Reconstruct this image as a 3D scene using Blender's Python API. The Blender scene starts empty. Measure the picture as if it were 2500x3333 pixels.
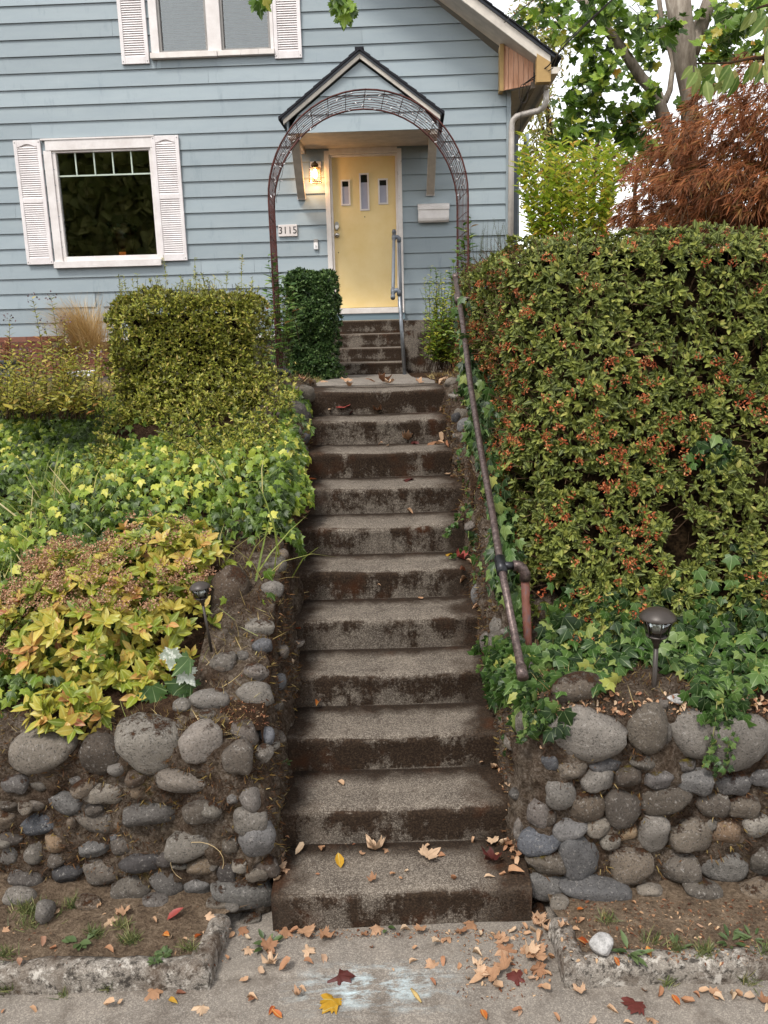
import bpy, math, random
import numpy as np
from mathutils import Vector, Matrix, noise
from mathutils.bvhtree import BVHTree
random.seed(7); rng = np.random.default_rng(7)
rad = math.radians
scene = bpy.context.scene

# ---------------------------------------------------------------- camera
FOC = 2700.0; PITCH = rad(13.2); ROLL = rad(1.45); EYE = Vector((0, 0, 2.297))   # focal length in pixels of a 2500x3333 picture
_c, _s = math.cos(PITCH), math.sin(PITCH)
_up = Vector((0, _s, _c)); CF = Vector((0, _c, -_s)); _r = Vector((1, 0, 0))
CR = _r*math.cos(ROLL) - _up*math.sin(ROLL); CU = _r*math.sin(ROLL) + _up*math.cos(ROLL)
cam = bpy.data.cameras.new('camera'); cam_o = bpy.data.objects.new('camera', cam)
scene.collection.objects.link(cam_o); scene.camera = cam_o
cam.sensor_fit = 'VERTICAL'; cam.sensor_height = 36.0; cam.sensor_width = 27.0; cam.lens = FOC/3333*36
cam.clip_start = 0.05; cam.clip_end = 2000
mw = Matrix((( CR.x, CU.x, -CF.x, EYE.x), (CR.y, CU.y, -CF.y, EYE.y), (CR.z, CU.z, -CF.z, EYE.z), (0, 0, 0, 1)))
cam_o.matrix_world = mw

# ---------------------------------------------------------------- sky, sun, exposure
SUN_EL, SUN_AZ = rad(58), rad(215)          # azimuth clockwise from +Y
world = bpy.data.worlds.new('World'); scene.world = world; world.use_nodes = True
wn = world.node_tree; wn.nodes.clear()
sky = wn.nodes.new('ShaderNodeTexSky'); sky.sky_type = 'NISHITA'; sky.sun_disc = False
sky.sun_elevation = SUN_EL; sky.sun_rotation = SUN_AZ; sky.air_density = 1.0; sky.dust_density = 0.6; sky.ozone_density = 1.0
hs = wn.nodes.new('ShaderNodeHueSaturation'); hs.inputs['Saturation'].default_value = 0.12
bg = wn.nodes.new('ShaderNodeBackground'); bg.inputs['Strength'].default_value = 0.15
wo = wn.nodes.new('ShaderNodeOutputWorld')
wn.links.new(sky.outputs[0], hs.inputs['Color']); wn.links.new(hs.outputs[0], bg.inputs[0]); wn.links.new(bg.outputs[0], wo.inputs[0])
sun = bpy.data.lights.new('sun', 'SUN'); sun.energy = 1.4; sun.angle = rad(12); sun.color = (1.0, 0.96, 0.9)
sun_o = bpy.data.objects.new('sun', sun); scene.collection.objects.link(sun_o)
sd = Vector((math.sin(SUN_AZ)*math.cos(SUN_EL), math.cos(SUN_AZ)*math.cos(SUN_EL), math.sin(SUN_EL)))
sun_o.rotation_euler = sd.to_track_quat('Z', 'Y').to_euler()
vs = scene.view_settings; vs.view_transform = 'Standard'; vs.look = 'None'; vs.exposure = 1.15; vs.gamma = 1.0; vs.use_curve_mapping = False
scene.cycles.max_bounces = 6; scene.cycles.diffuse_bounces = 3; scene.cycles.glossy_bounces = 3; scene.cycles.transmission_bounces = 6
scene.cycles.transparent_max_bounces = 8

# ---------------------------------------------------------------- helpers: photograph geometry
def ray(px, py): return CR*((px-1250)/FOC) + CU*((1666.5-py)/FOC) + CF
def at_y(px, py, Y): d = ray(px, py); return EYE + d*(Y/d.y)
def at_z(px, py, Z): d = ray(px, py); return EYE + d*((Z-EYE.z)/d.z)
K = 2500/1659.0
def V(x, y, Y): return at_y(x*K, y*K, Y)
def depth(p): return (p-EYE).dot(CF)
FA = rad(2.2); FU = Vector((math.cos(FA), -math.sin(FA), 0)); FN = Vector((math.sin(FA), math.cos(FA), 0))
def c1(x, y): return (x/1.9518, y/1.9518)
def c2(x, y): return (800+x/1.9518, y/1.9518)
def c3(x, y): return (1600+x/1.843, y/1.843)
def c5(x, y): return (1550+x/4.1475, 150+y/4.1475)
FO = at_y(*c2(770, 1955), 11.4)             # middle of the door sill
def FX(p, off=0.0):                          # point on the facade plane moved `off` metres towards the street -> house x, z
    d = ray(*p); t = ((FO-FN*off-EYE).dot(FN))/d.dot(FN); q = EYE + d*t - FO
    return q.dot(FU), q.z
col = scene.collection

# ---------------------------------------------------------------- helpers: objects
def lin(h):
    h = h.lstrip('#'); o = []
    for i in (0, 2, 4):
        v = int(h[i:i+2], 16)/255; o.append(v/12.92 if v <= .04045 else ((v+.055)/1.055)**2.4)
    return (*o, 1.0)
def tag(o, label=None, cat=None, group=None, kind=None):
    if label: o['label'] = label
    if cat: o['category'] = cat
    if group: o['group'] = group
    if kind: o['kind'] = kind
    return o
def thing(name, label, cat, loc=(0, 0, 0), group=None, rz=0.0):
    o = bpy.data.objects.new(name, None); col.objects.link(o); o.location = loc; o.rotation_euler = (0, 0, rz)
    o.empty_display_size = 0.1
    return tag(o, label, cat, group)
def link(name, me, mat=None, parent=None, local=False, smooth=False):
    o = bpy.data.objects.new(name, me); col.objects.link(o)
    if mat is not None and not me.materials: me.materials.append(mat)
    if smooth: me.polygons.foreach_set('use_smooth', np.ones(len(me.polygons), dtype=bool))
    if parent is not None:
        o.parent = parent
        if not local and parent.type == 'EMPTY': o.matrix_parent_inverse = Matrix.Translation(-parent.location)
    return o
class MB:
    def __init__(s): s.v = []; s.f = []
    def add(s, vs, fs):
        b = len(s.v); s.v += [tuple(v) for v in vs]; s.f += [tuple(i+b for i in f) for f in fs]; return s
    def box(s, x0, x1, y0, y1, z0, z1):
        return s.add([(x0,y0,z0),(x1,y0,z0),(x1,y1,z0),(x0,y1,z0),(x0,y0,z1),(x1,y0,z1),(x1,y1,z1),(x0,y1,z1)],
                     [(0,3,2,1),(4,5,6,7),(0,1,5,4),(1,2,6,5),(2,3,7,6),(3,0,4,7)])
    def bar(s, p, q, w, h, up=(0, 0, 1)):
        p, q = Vector(p), Vector(q); d = (q-p).normalized(); u = Vector(up); sx = d.cross(u).normalized(); u = sx.cross(d)
        vs = [e+sx*(a*w/2)+u*(b*h/2) for e in (p, q) for a, b in ((-1,-1),(1,-1),(1,1),(-1,1))]
        return s.add(vs, [(0,1,2,3),(7,6,5,4),(0,4,5,1),(1,5,6,2),(2,6,7,3),(3,7,4,0)])
    def tube(s, pts, r, n=8, cap=True):
        pts = [Vector(p) for p in pts]; m = len(pts); rs = r if hasattr(r, '__len__') else [r]*m
        b = len(s.v); prev = None
        for i, p in enumerate(pts):
            d = (pts[min(i+1, m-1)]-pts[max(i-1, 0)])
            d = d.normalized() if d.length > 1e-9 else Vector((0, 0, 1))
            if prev is None:
                a = Vector((0, 0, 1)) if abs(d.z) < .9 else Vector((1, 0, 0)); x = d.cross(a).normalized()
            else: x = (prev - d*prev.dot(d)).normalized()
            prev = x; y = d.cross(x)
            for k in range(n):
                t = 2*math.pi*k/n; s.v.append(tuple(p + (x*math.cos(t)+y*math.sin(t))*rs[i]))
        for i in range(m-1):
            for k in range(n):
                s.f.append((b+i*n+k, b+i*n+(k+1) % n, b+(i+1)*n+(k+1) % n, b+(i+1)*n+k))
        if cap:
            s.f.append(tuple(b+k for k in range(n))[::-1]); s.f.append(tuple(b+(m-1)*n+k for k in range(n)))
        return s
    def lathe(s, prof, c=(0, 0, 0), n=20):
        b = len(s.v); c = Vector(c)
        for r, z in prof:
            for k in range(n):
                t = 2*math.pi*k/n; s.v.append((c.x+r*math.cos(t), c.y+r*math.sin(t), c.z+z))
        m = len(prof)
        for i in range(m-1):
            for k in range(n): s.f.append((b+i*n+k, b+i*n+(k+1) % n, b+(i+1)*n+(k+1) % n, b+(i+1)*n+k))
        s.f.append(tuple(b+k for k in range(n))[::-1]); s.f.append(tuple(b+(m-1)*n+k for k in range(n)))
        return s
    def prism(s, poly, y0, y1):                # polygon in x,z extruded along y
        n = len(poly); vs = [(x, y0, z) for x, z in poly]+[(x, y1, z) for x, z in poly]
        return s.add(vs, [tuple(range(n)), tuple(range(2*n-1, n-1, -1))]+[(i, i+n, (i+1) % n+n, (i+1) % n) for i in range(n)])
    def grid(s, P):                            # P[i][j] points
        b = len(s.v); ni, nj = len(P), len(P[0])
        for r_ in P: s.v += [tuple(p) for p in r_]
        for i in range(ni-1):
            for j in range(nj-1): s.f.append((b+i*nj+j, b+i*nj+j+1, b+(i+1)*nj+j+1, b+(i+1)*nj+j))
        return s
    def mesh(s, name):
        me = bpy.data.meshes.new(name); me.from_pydata(s.v, [], s.f); me.update(); return me
    def build(s, name, mat, parent=None, local=False, smooth=False):
        return link(name, s.mesh(name), mat, parent, local, smooth)
def bevel(o, w=0.005, seg=2):
    m = o.modifiers.new('bevel', 'BEVEL'); m.width = w; m.segments = seg; m.limit_method = 'ANGLE'; return o
def nz(p, sc, seed=0.0): return noise.noise(Vector((p[0]*sc+seed, p[1]*sc-seed*.7, p[2]*sc+seed*.3)))
def tri_mesh(name, Vv, T, UV=None, rnd=None):
    me = bpy.data.meshes.new(name); nv, nt = len(Vv), len(T)
    me.vertices.add(nv); me.vertices.foreach_set('co', np.asarray(Vv, np.float32).ravel())
    me.loops.add(nt*3); me.loops.foreach_set('vertex_index', np.asarray(T, np.int32).ravel())
    me.polygons.add(nt); me.polygons.foreach_set('loop_start', np.arange(0, nt*3, 3, dtype=np.int32))
    me.polygons.foreach_set('use_smooth', np.ones(nt, dtype=bool))
    if UV is not None:
        ul = me.uv_layers.new(name='UVMap'); ul.data.foreach_set('uv', np.asarray(UV, np.float32)[np.asarray(T).ravel()].ravel())
    if rnd is not None:
        a = me.attributes.new('rnd', 'FLOAT', 'POINT'); a.data.foreach_set('value', np.asarray(rnd, np.float32))
    me.update(calc_edges=True); return me

# ---------------------------------------------------------------- helpers: materials
class NT:
    def __init__(s, name):
        s.m = bpy.data.materials.new(name); s.m.use_nodes = True; s.t = s.m.node_tree; s.t.nodes.clear()
        s.out = s.t.nodes.new('ShaderNodeOutputMaterial'); s.b = s.n('BsdfPrincipled'); s.l(s.b.outputs[0], s.out.inputs[0])
        s._co = None
    def n(s, t): return s.t.nodes.new('ShaderNode'+t)
    def l(s, a, b): s.t.links.new(a, b)
    def co(s, kind='Object'):
        tc = s.n('TexCoord'); return tc.outputs[kind]
    def geo(s, k='Position'): return s.n('NewGeometry').outputs[k]
    def map(s, src, sc=(1, 1, 1), loc=(0, 0, 0)):
        m = s.n('Mapping'); s.l(src, m.inputs[0]); m.inputs['Scale'].default_value = sc; m.inputs['Location'].default_value = loc; return m.outputs[0]
    def noise(s, src, sc, det=4, rough=.6, dist=0):
        m = s.n('TexNoise'); s.l(src, m.inputs['Vector']); m.inputs['Scale'].default_value = sc; m.inputs['Detail'].default_value = det
        m.inputs['Roughness'].default_value = rough; m.inputs['Distortion'].default_value = dist; return m.outputs['Fac']
    def vor(s, src, sc, out='Distance', feat='F1'):
        m = s.n('TexVoronoi'); m.feature = feat; s.l(src, m.inputs['Vector']); m.inputs['Scale'].default_value = sc; return m.outputs[out]
    def ramp(s, src, stops, interp='LINEAR'):
        r = s.n('ValToRGB'); s.l(src, r.inputs[0]); e = r.color_ramp; e.interpolation = interp
        while len(e.elements) < len(stops): e.elements.new(0.5)
        for el, (p, c) in zip(e.elements, stops):
            el.position = p; el.color = c if hasattr(c, '__len__') else (c, c, c, 1)
        return r.outputs[0]
    def mix(s, f, a, b, mode='MIX'):
        m = s.n('Mix'); m.data_type = 'RGBA'; m.blend_type = mode
        for i, x in ((0, f), (6, a), (7, b)):
            if hasattr(x, 'is_output'): s.l(x, m.inputs[i])
            elif i == 0: m.inputs[0].default_value = x
            else: m.inputs[i].default_value = x
        return m.outputs[2]
    def math(s, op, a, b=0.0, clamp=False):
        m = s.n('Math'); m.operation = op; m.use_clamp = clamp
        for i, x in ((0, a), (1, b)):
            if hasattr(x, 'is_output'): s.l(x, m.inputs[i])
            else: m.inputs[i].default_value = x
        return m.outputs[0]
    def sep(s, src):
        m = s.n('SeparateXYZ'); s.l(src, m.inputs[0]); return m.outputs
    def bump(s, h, st=.3, d=.01, nrm=None):
        m = s.n('Bump'); s.l(h, m.inputs['Height']); m.inputs['Strength'].default_value = st; m.inputs['Distance'].default_value = d
        if nrm: s.l(nrm, m.inputs['Normal'])
        s.l(m.outputs[0], s.b.inputs['Normal']); return m.outputs[0]
    def set(s, col=None, rough=None, spec=None, metal=None):
        for k, x in (('Base Color', col), ('Roughness', rough), ('Specular IOR Level', spec), ('Metallic', metal)):
            if x is None: continue
            if hasattr(x, 'is_output'): s.l(x, s.b.inputs[k])
            else: s.b.inputs[k].default_value = x
        return s.m
def plain(name, c, rough=.6, spec=.4, metal=0, var=.12, sc=8, bump=0, bsc=60):
    t = NT(name); p = t.geo(); f = t.noise(p, sc, 5)
    c = lin(c) if isinstance(c, str) else c
    d = tuple(x*(1-var*1.6) for x in c[:3])+(1,); e = tuple(min(1, x*(1+var)) for x in c[:3])+(1,)
    t.set(t.ramp(f, [(.3, d), (.7, e)]), rough, spec, metal)
    if bump: t.bump(t.noise(p, bsc, 3), bump, .004)
    return t.m
def leaf_mat(name, stops, obj=False, trans=.25, rough=.42, spec=.35, vein=None, spots=None):
    t = NT(name)
    if obj: src = t.n('ObjectInfo').outputs['Random']
    else:
        a = t.n('Attribute'); a.attribute_name = 'rnd'; src = a.outputs['Fac']
    c = t.ramp(src, [(p, lin(h)) for p, h in stops])
    p = t.geo(); c = t.mix(.35, c, t.ramp(t.noise(p, 55, 3), [(.3, (.55, .55, .55, 1)), (.7, (1.25, 1.25, 1.25, 1))]), 'MULTIPLY')
    uv = t.co('UV'); x, y, _ = t.sep(uv)
    if vein == 'palm':
        ang = t.math('ARCTAN2', x, t.math('ADD', y, 0.02)); w = t.math('ABSOLUTE', t.math('SINE', t.math('MULTIPLY', ang, 3.4)))
        f = t.ramp(w, [(.0, 1), (.16, 0)]); c = t.mix(t.math('MULTIPLY', f, .38), c, lin('c9d9a0'))
    elif vein == 'mid':
        f = t.ramp(t.math('ABSOLUTE', x), [(.0, 1), (.05, 0)]); c = t.mix(t.math('MULTIPLY', f, .35), c, lin('cfd98a'))
    elif vein == 'dry':
        ang = t.math('ARCTAN2', x, t.math('ADD', y, 0.02)); w = t.math('ABSOLUTE', t.math('SINE', t.math('MULTIPLY', ang, 3.4)))
        f = t.ramp(w, [(.0, 1), (.12, 0)]); c = t.mix(t.math('MULTIPLY', f, .35), c, lin('5a3a1c'))
    if spots:
        f = t.ramp(t.noise(p, spots[1], 4, .7), [(spots[2], 0), (spots[2]+.08, 1)]); c = t.mix(f, c, lin(spots[0]))
    t.set(c, rough, spec)
    if trans:
        tr = t.n('BsdfTranslucent'); t.l(c, tr.inputs[0]); mx = t.n('MixShader'); mx.inputs[0].default_value = trans
        t.l(t.b.outputs[0], mx.inputs[1]); t.l(tr.outputs[0], mx.inputs[2]); t.l(mx.outputs[0], t.out.inputs[0])
    return t.m

# ---------------------------------------------------------------- helpers: leaves
def fan(outline, c):                           # outline in x,y(,z); centre vertex first
    P = [c]+[(p if len(p) == 3 else (p[0], p[1], 0.0)) for p in outline]; n = len(outline)
    return np.array(P, float), np.array([(0, i+1, (i+1) % n+1) for i in range(n)]), np.array([(p[0], p[1]) for p in P])
def mirror(half): return half+[(-p[0],)+tuple(p[1:]) for p in half[::-1] if abs(p[0]) > 1e-6]
def T_oval(w=.42, fold=.07, droop=.1, blunt=0.0):
    h = w/2; P = [(0,0,0),(0,.35,-fold*.3),(0,.7,-fold*.2-droop*.5),(0,1,-droop),(h*.85,.25,fold),(h,.52,fold-droop*.25),(h*(.55+blunt),.8,fold*.6-droop*.7),
                  (-h*.85,.25,fold),(-h,.52,fold-droop*.25),(-h*(.55+blunt),.8,fold*.6-droop*.7)]
    T = [(0,4,1),(4,5,1),(1,5,2),(5,6,2),(2,6,3),(0,1,7),(7,1,8),(1,2,8),(8,2,9),(2,3,9)]
    return np.array(P, float), np.array(T), np.array([(p[0], p[1]) for p in P])
def T_thin(w=.2, droop=.15):
    P = [(0,0,0),(w/2,.4,.02),(0,1,-droop),(-w/2,.4,.02),(0,.45,-.03)]
    return np.array(P, float), np.array([(0,1,4),(1,2,4),(0,4,3),(4,2,3)]), np.array([(p[0], p[1]) for p in P])
def T_blade(w=.03, droop=.3):
    P = [(-w/2,0,0),(w/2,0,0),(w*.42,.4,-droop*.1),(-w*.42,.4,-droop*.1),(w*.3,.75,-droop*.45),(-w*.3,.75,-droop*.45),(0,1,-droop)]
    return np.array(P, float), np.array([(0,1,2),(0,2,3),(3,2,4),(3,4,5),(5,4,6)]), np.array([(p[0], p[1]) for p in P])
def T_ivy(droop=.12):
    half = [(0,.06,0),(.16,-.06,0),(.42,.02,-droop*.6),(.36,.22,-.02),(.56,.46,-droop),(.27,.55,-.02),(.14,.78,-droop*.6),(0,1.0,-droop*1.3)]
    return fan(mirror(half), (0,.3,.05))
def T_maple(curl=.0, seed=0):
    half = [(0,.02),(.1,-.02),(.34,-.1),(.3,.03),(.42,.06),(.37,.14),(.62,.36),(.5,.4),(.57,.52),(.42,.5),(.38,.57),(.23,.5),(.25,.72),(.17,.72),(.13,.86),(0,1.06)]
    P, T, U = fan(mirror(half), (0,.32,0.0))
    if curl:
        for p in P:
            r2 = p[0]**2+(p[1]-.4)**2
            p[2] += curl*r2*1.6 + .22*abs(curl)*noise.noise(Vector((p[0]*3+seed, p[1]*3, seed)))*2
            p[0] *= 1-abs(curl)*.35*abs(p[0])
    return P, T, U
def frames(D, Nn):
    D = D/np.maximum(np.linalg.norm(D, axis=1, keepdims=True), 1e-9)
    Z = Nn - D*np.sum(D*Nn, axis=1, keepdims=True); l = np.linalg.norm(Z, axis=1, keepdims=True)
    alt = np.cross(D, np.array([.31, .52, .8])); Z = np.where(l < 1e-3, alt, Z); Z /= np.maximum(np.linalg.norm(Z, axis=1, keepdims=True), 1e-9)
    X = np.cross(D, Z); return np.stack([X, D, Z], axis=2)         # columns x,y,z
def leaves_mesh(name, tmpls, P, D, Nn, S, R=None):
    P, D, Nn = (np.asarray(a, float) for a in (P, D, Nn)); n = len(P); S = np.broadcast_to(np.asarray(S, float), (n,))
    R = rng.random(n) if R is None else np.asarray(R); F = frames(D, Nn)
    which = rng.integers(0, len(tmpls), n); VV, TT, UU, RR = [], [], [], []; b = 0
    for k, (tv, tt, tu) in enumerate(tmpls):
        ix = np.where(which == k)[0]
        if not len(ix): continue
        v = np.einsum('nij,mj->nmi', F[ix], tv)*S[ix, None, None] + P[ix, None, :]; m = len(tv)
        VV.append(v.reshape(-1, 3)); TT.append((tt[None]+(np.arange(len(ix))*m)[:, None, None]+b).reshape(-1, 3))
        UU.append(np.tile(tu, (len(ix), 1))); RR.append(np.repeat(R[ix], m)); b += len(ix)*m
    return tri_mesh(name, np.concatenate(VV), np.concatenate(TT), np.concatenate(UU), np.concatenate(RR))
def leaf_objects(name, tmpls, mat, P, D, Nn, S, parent):          # one object for each leaf, shared meshes
    P, D, Nn = (np.asarray(a, float) for a in (P, D, Nn)); S = np.broadcast_to(np.asarray(S, float), (len(P),)); F = frames(D, Nn)
    mes = []
    for tv, tt, tu in tmpls:
        me = tri_mesh(name, tv, tt, tu); me.materials.append(mat); mes.append(me)
    for i in range(len(P)):
        o = link(name, mes[int(rng.integers(len(mes)))], None, parent)
        M = np.eye(4); M[:3, :3] = F[i]*S[i]; M[:3, 3] = P[i]; o.matrix_basis = Matrix(M.tolist())
def foliage(parent, P, D, Nn, S, tmpls, mat, mat_obj=None, nobj=0, name='leaf', mass='leaves', show=None, R=None):
    """nobj nearest leaves become objects, the others one joined part"""
    P, D, Nn = (np.asarray(a, float) for a in (P, D, Nn)); S = np.broadcast_to(np.asarray(S, float), (len(P),)).copy()
    R = rng.random(len(P)) if R is None else np.asarray(R)
    rest = np.ones(len(P), bool)
    if nobj:
        sc = np.linalg.norm(P-np.array(EYE), axis=1)/S
        if show is not None: sc = np.where(show, sc, 1e9)
        ix = np.argsort(sc)[:nobj]; rest[ix] = False
        leaf_objects(name, tmpls, mat_obj or mat, P[ix], D[ix], Nn[ix], S[ix], parent)
    if rest.any():
        o = link(mass, leaves_mesh(mass, tmpls, P[rest], D[rest], Nn[rest], S[rest], R[rest]), mat, parent); tag(o, kind='stuff')
def unit(n):
    v = rng.normal(size=(n, 3)); return v/np.linalg.norm(v, axis=1, keepdims=True)
def rosettes(P, A, per, spread, S, sj=.35):      # leaves fanned round shoot axis A at points P
    n = len(P); per_i = rng.integers(per[0], per[1]+1, n); ix = np.repeat(np.arange(n), per_i); m = len(ix)
    A = A/np.linalg.norm(A, axis=1, keepdims=True); ax = A[ix]; u = unit(m); u -= ax*np.sum(u*ax, axis=1, keepdims=True); u /= np.linalg.norm(u, axis=1, keepdims=True)
    sp = (spread[0]+(spread[1]-spread[0])*rng.random(m))[:, None]; D = ax*np.cos(sp)+u*np.sin(sp)
    back = rng.random(m)[:, None]*.012; S = np.broadcast_to(S, (n,))[ix]*(1-sj+2*sj*rng.random(m))
    return P[ix]-ax*back, D, ax*1.0+.15*unit(m), S, ix

# ================================================================ MATERIALS of the ground, walls and steps
def concrete(name, moss=True, tint=('#4d463f', '#8f867a'), chalk=False, edge=True):
    t = NT(name); p = t.geo(); nx, ny, nzz = t.sep(t.geo('Normal')); px, py, pz = t.sep(p)
    agg = t.vor(p, 230, 'Color'); gr = t.sep(agg)[0]
    c = t.ramp(gr, [(.0, lin('#332e29')), (.2, lin(tint[0])), (.55, lin('#685f56')), (.8, lin(tint[1])), (1, lin('#a89e90'))])
    c = t.mix(.5, c, t.ramp(t.noise(p, 6, 7, .7), [(.32, lin('#463d36')), (.68, lin('#807569'))]))
    c = t.mix(t.ramp(t.vor(p, 60), [(.0, .55), (.12, 0)]), c, lin('#3a3632'))
    c = t.mix(t.ramp(t.noise(p, 240, 2), [(.58, 0), (.68, .5)]), c, lin('#b5ab9d'))
    c = t.mix(t.ramp(t.noise(p, 200, 2), [(.58, 0), (.68, .7)]), c, lin('#37312c'))
    if moss:
        sx = t.map(p, (9, 9, 2.2)); big = t.noise(t.map(p, (1, 1, .7)), 9, 6, .7); st = t.noise(sx, 1.0, 5, .7)
        blot = t.math('ADD', t.math('MULTIPLY', big, .6), t.math('MULTIPLY', st, .4))
        riser = t.ramp(t.math('ADD', t.math('MULTIPLY', ny, -1.0), t.math('MULTIPLY', t.math('SUBTRACT', t.noise(p, 50, 4), .5), .6)), [(.3, 0), (.75, 1)])
        side = t.ramp(t.math('ADD', t.math('ABSOLUTE', t.math('ADD', px, 0.0)), t.math('MULTIPLY', t.math('SUBTRACT', t.noise(p, 7, 5), .5), .34)), [(.30, 0), (.42, 1)])
        fr = t.math('FRACT', t.math('DIVIDE', t.math('SUBTRACT', py, 2.757), .2975))
        back = t.ramp(t.math('ADD', fr, t.math('MULTIPLY', t.math('SUBTRACT', t.noise(p, 11, 5), .5), .5)), [(.66, 0), (.9, .95)])
        tread = t.math('MAXIMUM', side, back)
        tread = t.math('MAXIMUM', tread, t.ramp(t.math('ADD', big, t.math('MULTIPLY', t.math('SUBTRACT', t.noise(p, 60, 4), .5), .3)), [(.58, 0), (.75, .75)]))
        if not edge: side = t.math('MULTIPLY', side, 0.0); tread = t.math('MULTIPLY', tread, .5)
        hz = t.math('FRACT', t.math('DIVIDE', pz, .165))
        bias = t.math('SUBTRACT', t.ramp(hz, [(0, .46), (.16, .48), (.38, .575), (.74, .61), (.88, .56), (.97, .42)]), .5)
        bl2 = t.math('SUBTRACT', t.math('ADD', t.math('ADD', t.math('MULTIPLY', t.math('SUBTRACT', t.noise(p, 7, 4, .6), .5), 1.0), t.math('ADD', .5, t.math('MULTIPLY', t.math('SUBTRACT', st, .5), .9))), t.math('MULTIPLY', t.math('SUBTRACT', t.noise(p, 60, 4, .75), .5), .5)), bias)
        rm = t.ramp(t.math('ADD', bl2, t.math('MULTIPLY', t.math('SUBTRACT', t.n('ObjectInfo').outputs['Random'], .5), .14)), [(.42, 1), (.50, .6), (.58, .02)])
        rm = t.math('MAXIMUM', rm, t.ramp(t.noise(p, 38, 5, .75), [(.58, 0), (.68, .6)]))
        mk = t.mix(riser, tread, t.math('MAXIMUM', rm, t.math('MULTIPLY', side, .9)))
        fine = t.noise(p, 120, 4, .7)
        mc = t.ramp(fine, [(.25, lin('#1d1612')), (.5, lin('#33281f')), (.8, lin('#584839'))])
        mc = t.mix(t.ramp(t.noise(p, 5, 4), [(.55, 0), (.72, .6)]), mc, lin('#4a2a16'))
        c = t.mix(mk, c, mc); t.bump(t.math('ADD', t.math('MULTIPLY', gr, .3), fine), .55, .006)
        t.set(c, .92, .15)
    else:
        dust = t.noise(p, 2.2, 6, .65); c = t.mix(t.ramp(dust, [(.46, 0), (.72, .45)]), c, lin('#7d7468'))
        c = t.mix(.22, c, lin('#a8a29a'))
        c = t.mix(t.ramp(t.noise(p, 9, 6, .7), [(.52, 0), (.72, .7)]), c, lin('#544a41'))
        if chalk:
            f = t.ramp(t.noise(t.map(p, (9, 26, 1), (3.1, .4, 0)), 1.0, 6, .75), [(.46, 0), (.62, 1)])
            near = t.math('MULTIPLY', t.ramp(t.math('ABSOLUTE', t.math('ADD', px, .08)), [(.08, 1), (.34, 0)]), t.ramp(t.math('ABSOLUTE', t.math('SUBTRACT', py, 2.46)), [(.02, 1), (.13, 0)]))
            c = t.mix(t.math('MULTIPLY', t.math('MULTIPLY', f, near), .75), c, lin('#c3d6db'))
        if name.startswith('old'):
            c = t.mix(t.ramp(t.noise(p, 34, 6, .75), [(.50, 0), (.58, .85)]), c, lin('#2a2622')); c = t.mix(t.ramp(t.noise(t.map(p, (1, 1, 1), (3, 1, 2)), 28, 6, .75), [(.54, 0), (.62, .8)]), c, lin('#b9b2a8'))
            c = t.mix(t.ramp(t.noise(p, 5, 5, .7), [(.5, 0), (.66, .7)]), c, lin('#4a3a2c'))
        else: c = t.mix(t.ramp(t.noise(t.map(p, (1, 1, 1), (7, 3, 2)), 3.4, 7, .75), [(.52, 0), (.68, .5)]), c, lin('#4a4038'))
        t.bump(t.math('ADD', t.math('MULTIPLY', gr, .4), t.noise(p, 90, 4)), .4, .005); t.set(c, .9, .2)
    return t.m
M_step = concrete('mossy_concrete'); M_walk = concrete('aggregate_concrete', False, chalk=True); M_kerb = concrete('old_kerb_concrete', False, ('#45413c', '#9a948a'))
def earth(name, a, b, c_, moss=0.5, ochre=True):
    t = NT(name); p = t.geo(); f = t.noise(p, 14, 8, .75); g = t.noise(p, 70, 5, .75)
    c = t.ramp(t.math('ADD', t.math('MULTIPLY', f, .45), t.math('MULTIPLY', g, .55)), [(.38, lin(a)), (.5, lin(b)), (.62, lin(c_))])
    c = t.mix(t.ramp(t.noise(p, 4.5, 6, .7), [(.42, 0), (.58, moss)]), c, t.ramp(g, [(.3, lin('#1e130c')), (.7, lin('#4a2c15'))]))
    if ochre: c = t.mix(t.ramp(t.noise(t.map(p, (1, 1, 1), (5, 2, 1)), 3.6, 6, .7), [(.6, 0), (.68, .75)]), c, t.ramp(g, [(.3, lin('#332a0e')), (.7, lin('#75611f'))]))
    c = t.mix(t.ramp(t.vor(p, 75, 'Color'), [(.9, 0), (.96, .5)]), c, lin('#a0917d'))
    t.bump(t.math('ADD', f, t.math('MULTIPLY', g, 1.3)), 1.0, .03); return t.set(c, .95, .1)
M_core = earth('mossy_mortar', '#40352a', '#6e6052', '#9c9083', .55); M_dirt = earth('bare_dirt', '#5a4b3f', '#86735f', '#ab967f', .25, False)
M_soil = earth('garden_soil', '#2c2019', '#4a382a', '#6b5642', .4, False); M_lawn = earth('dry_lawn', '#6b5a3c', '#9c8659', '#c0aa7c', .15, False)
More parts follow.
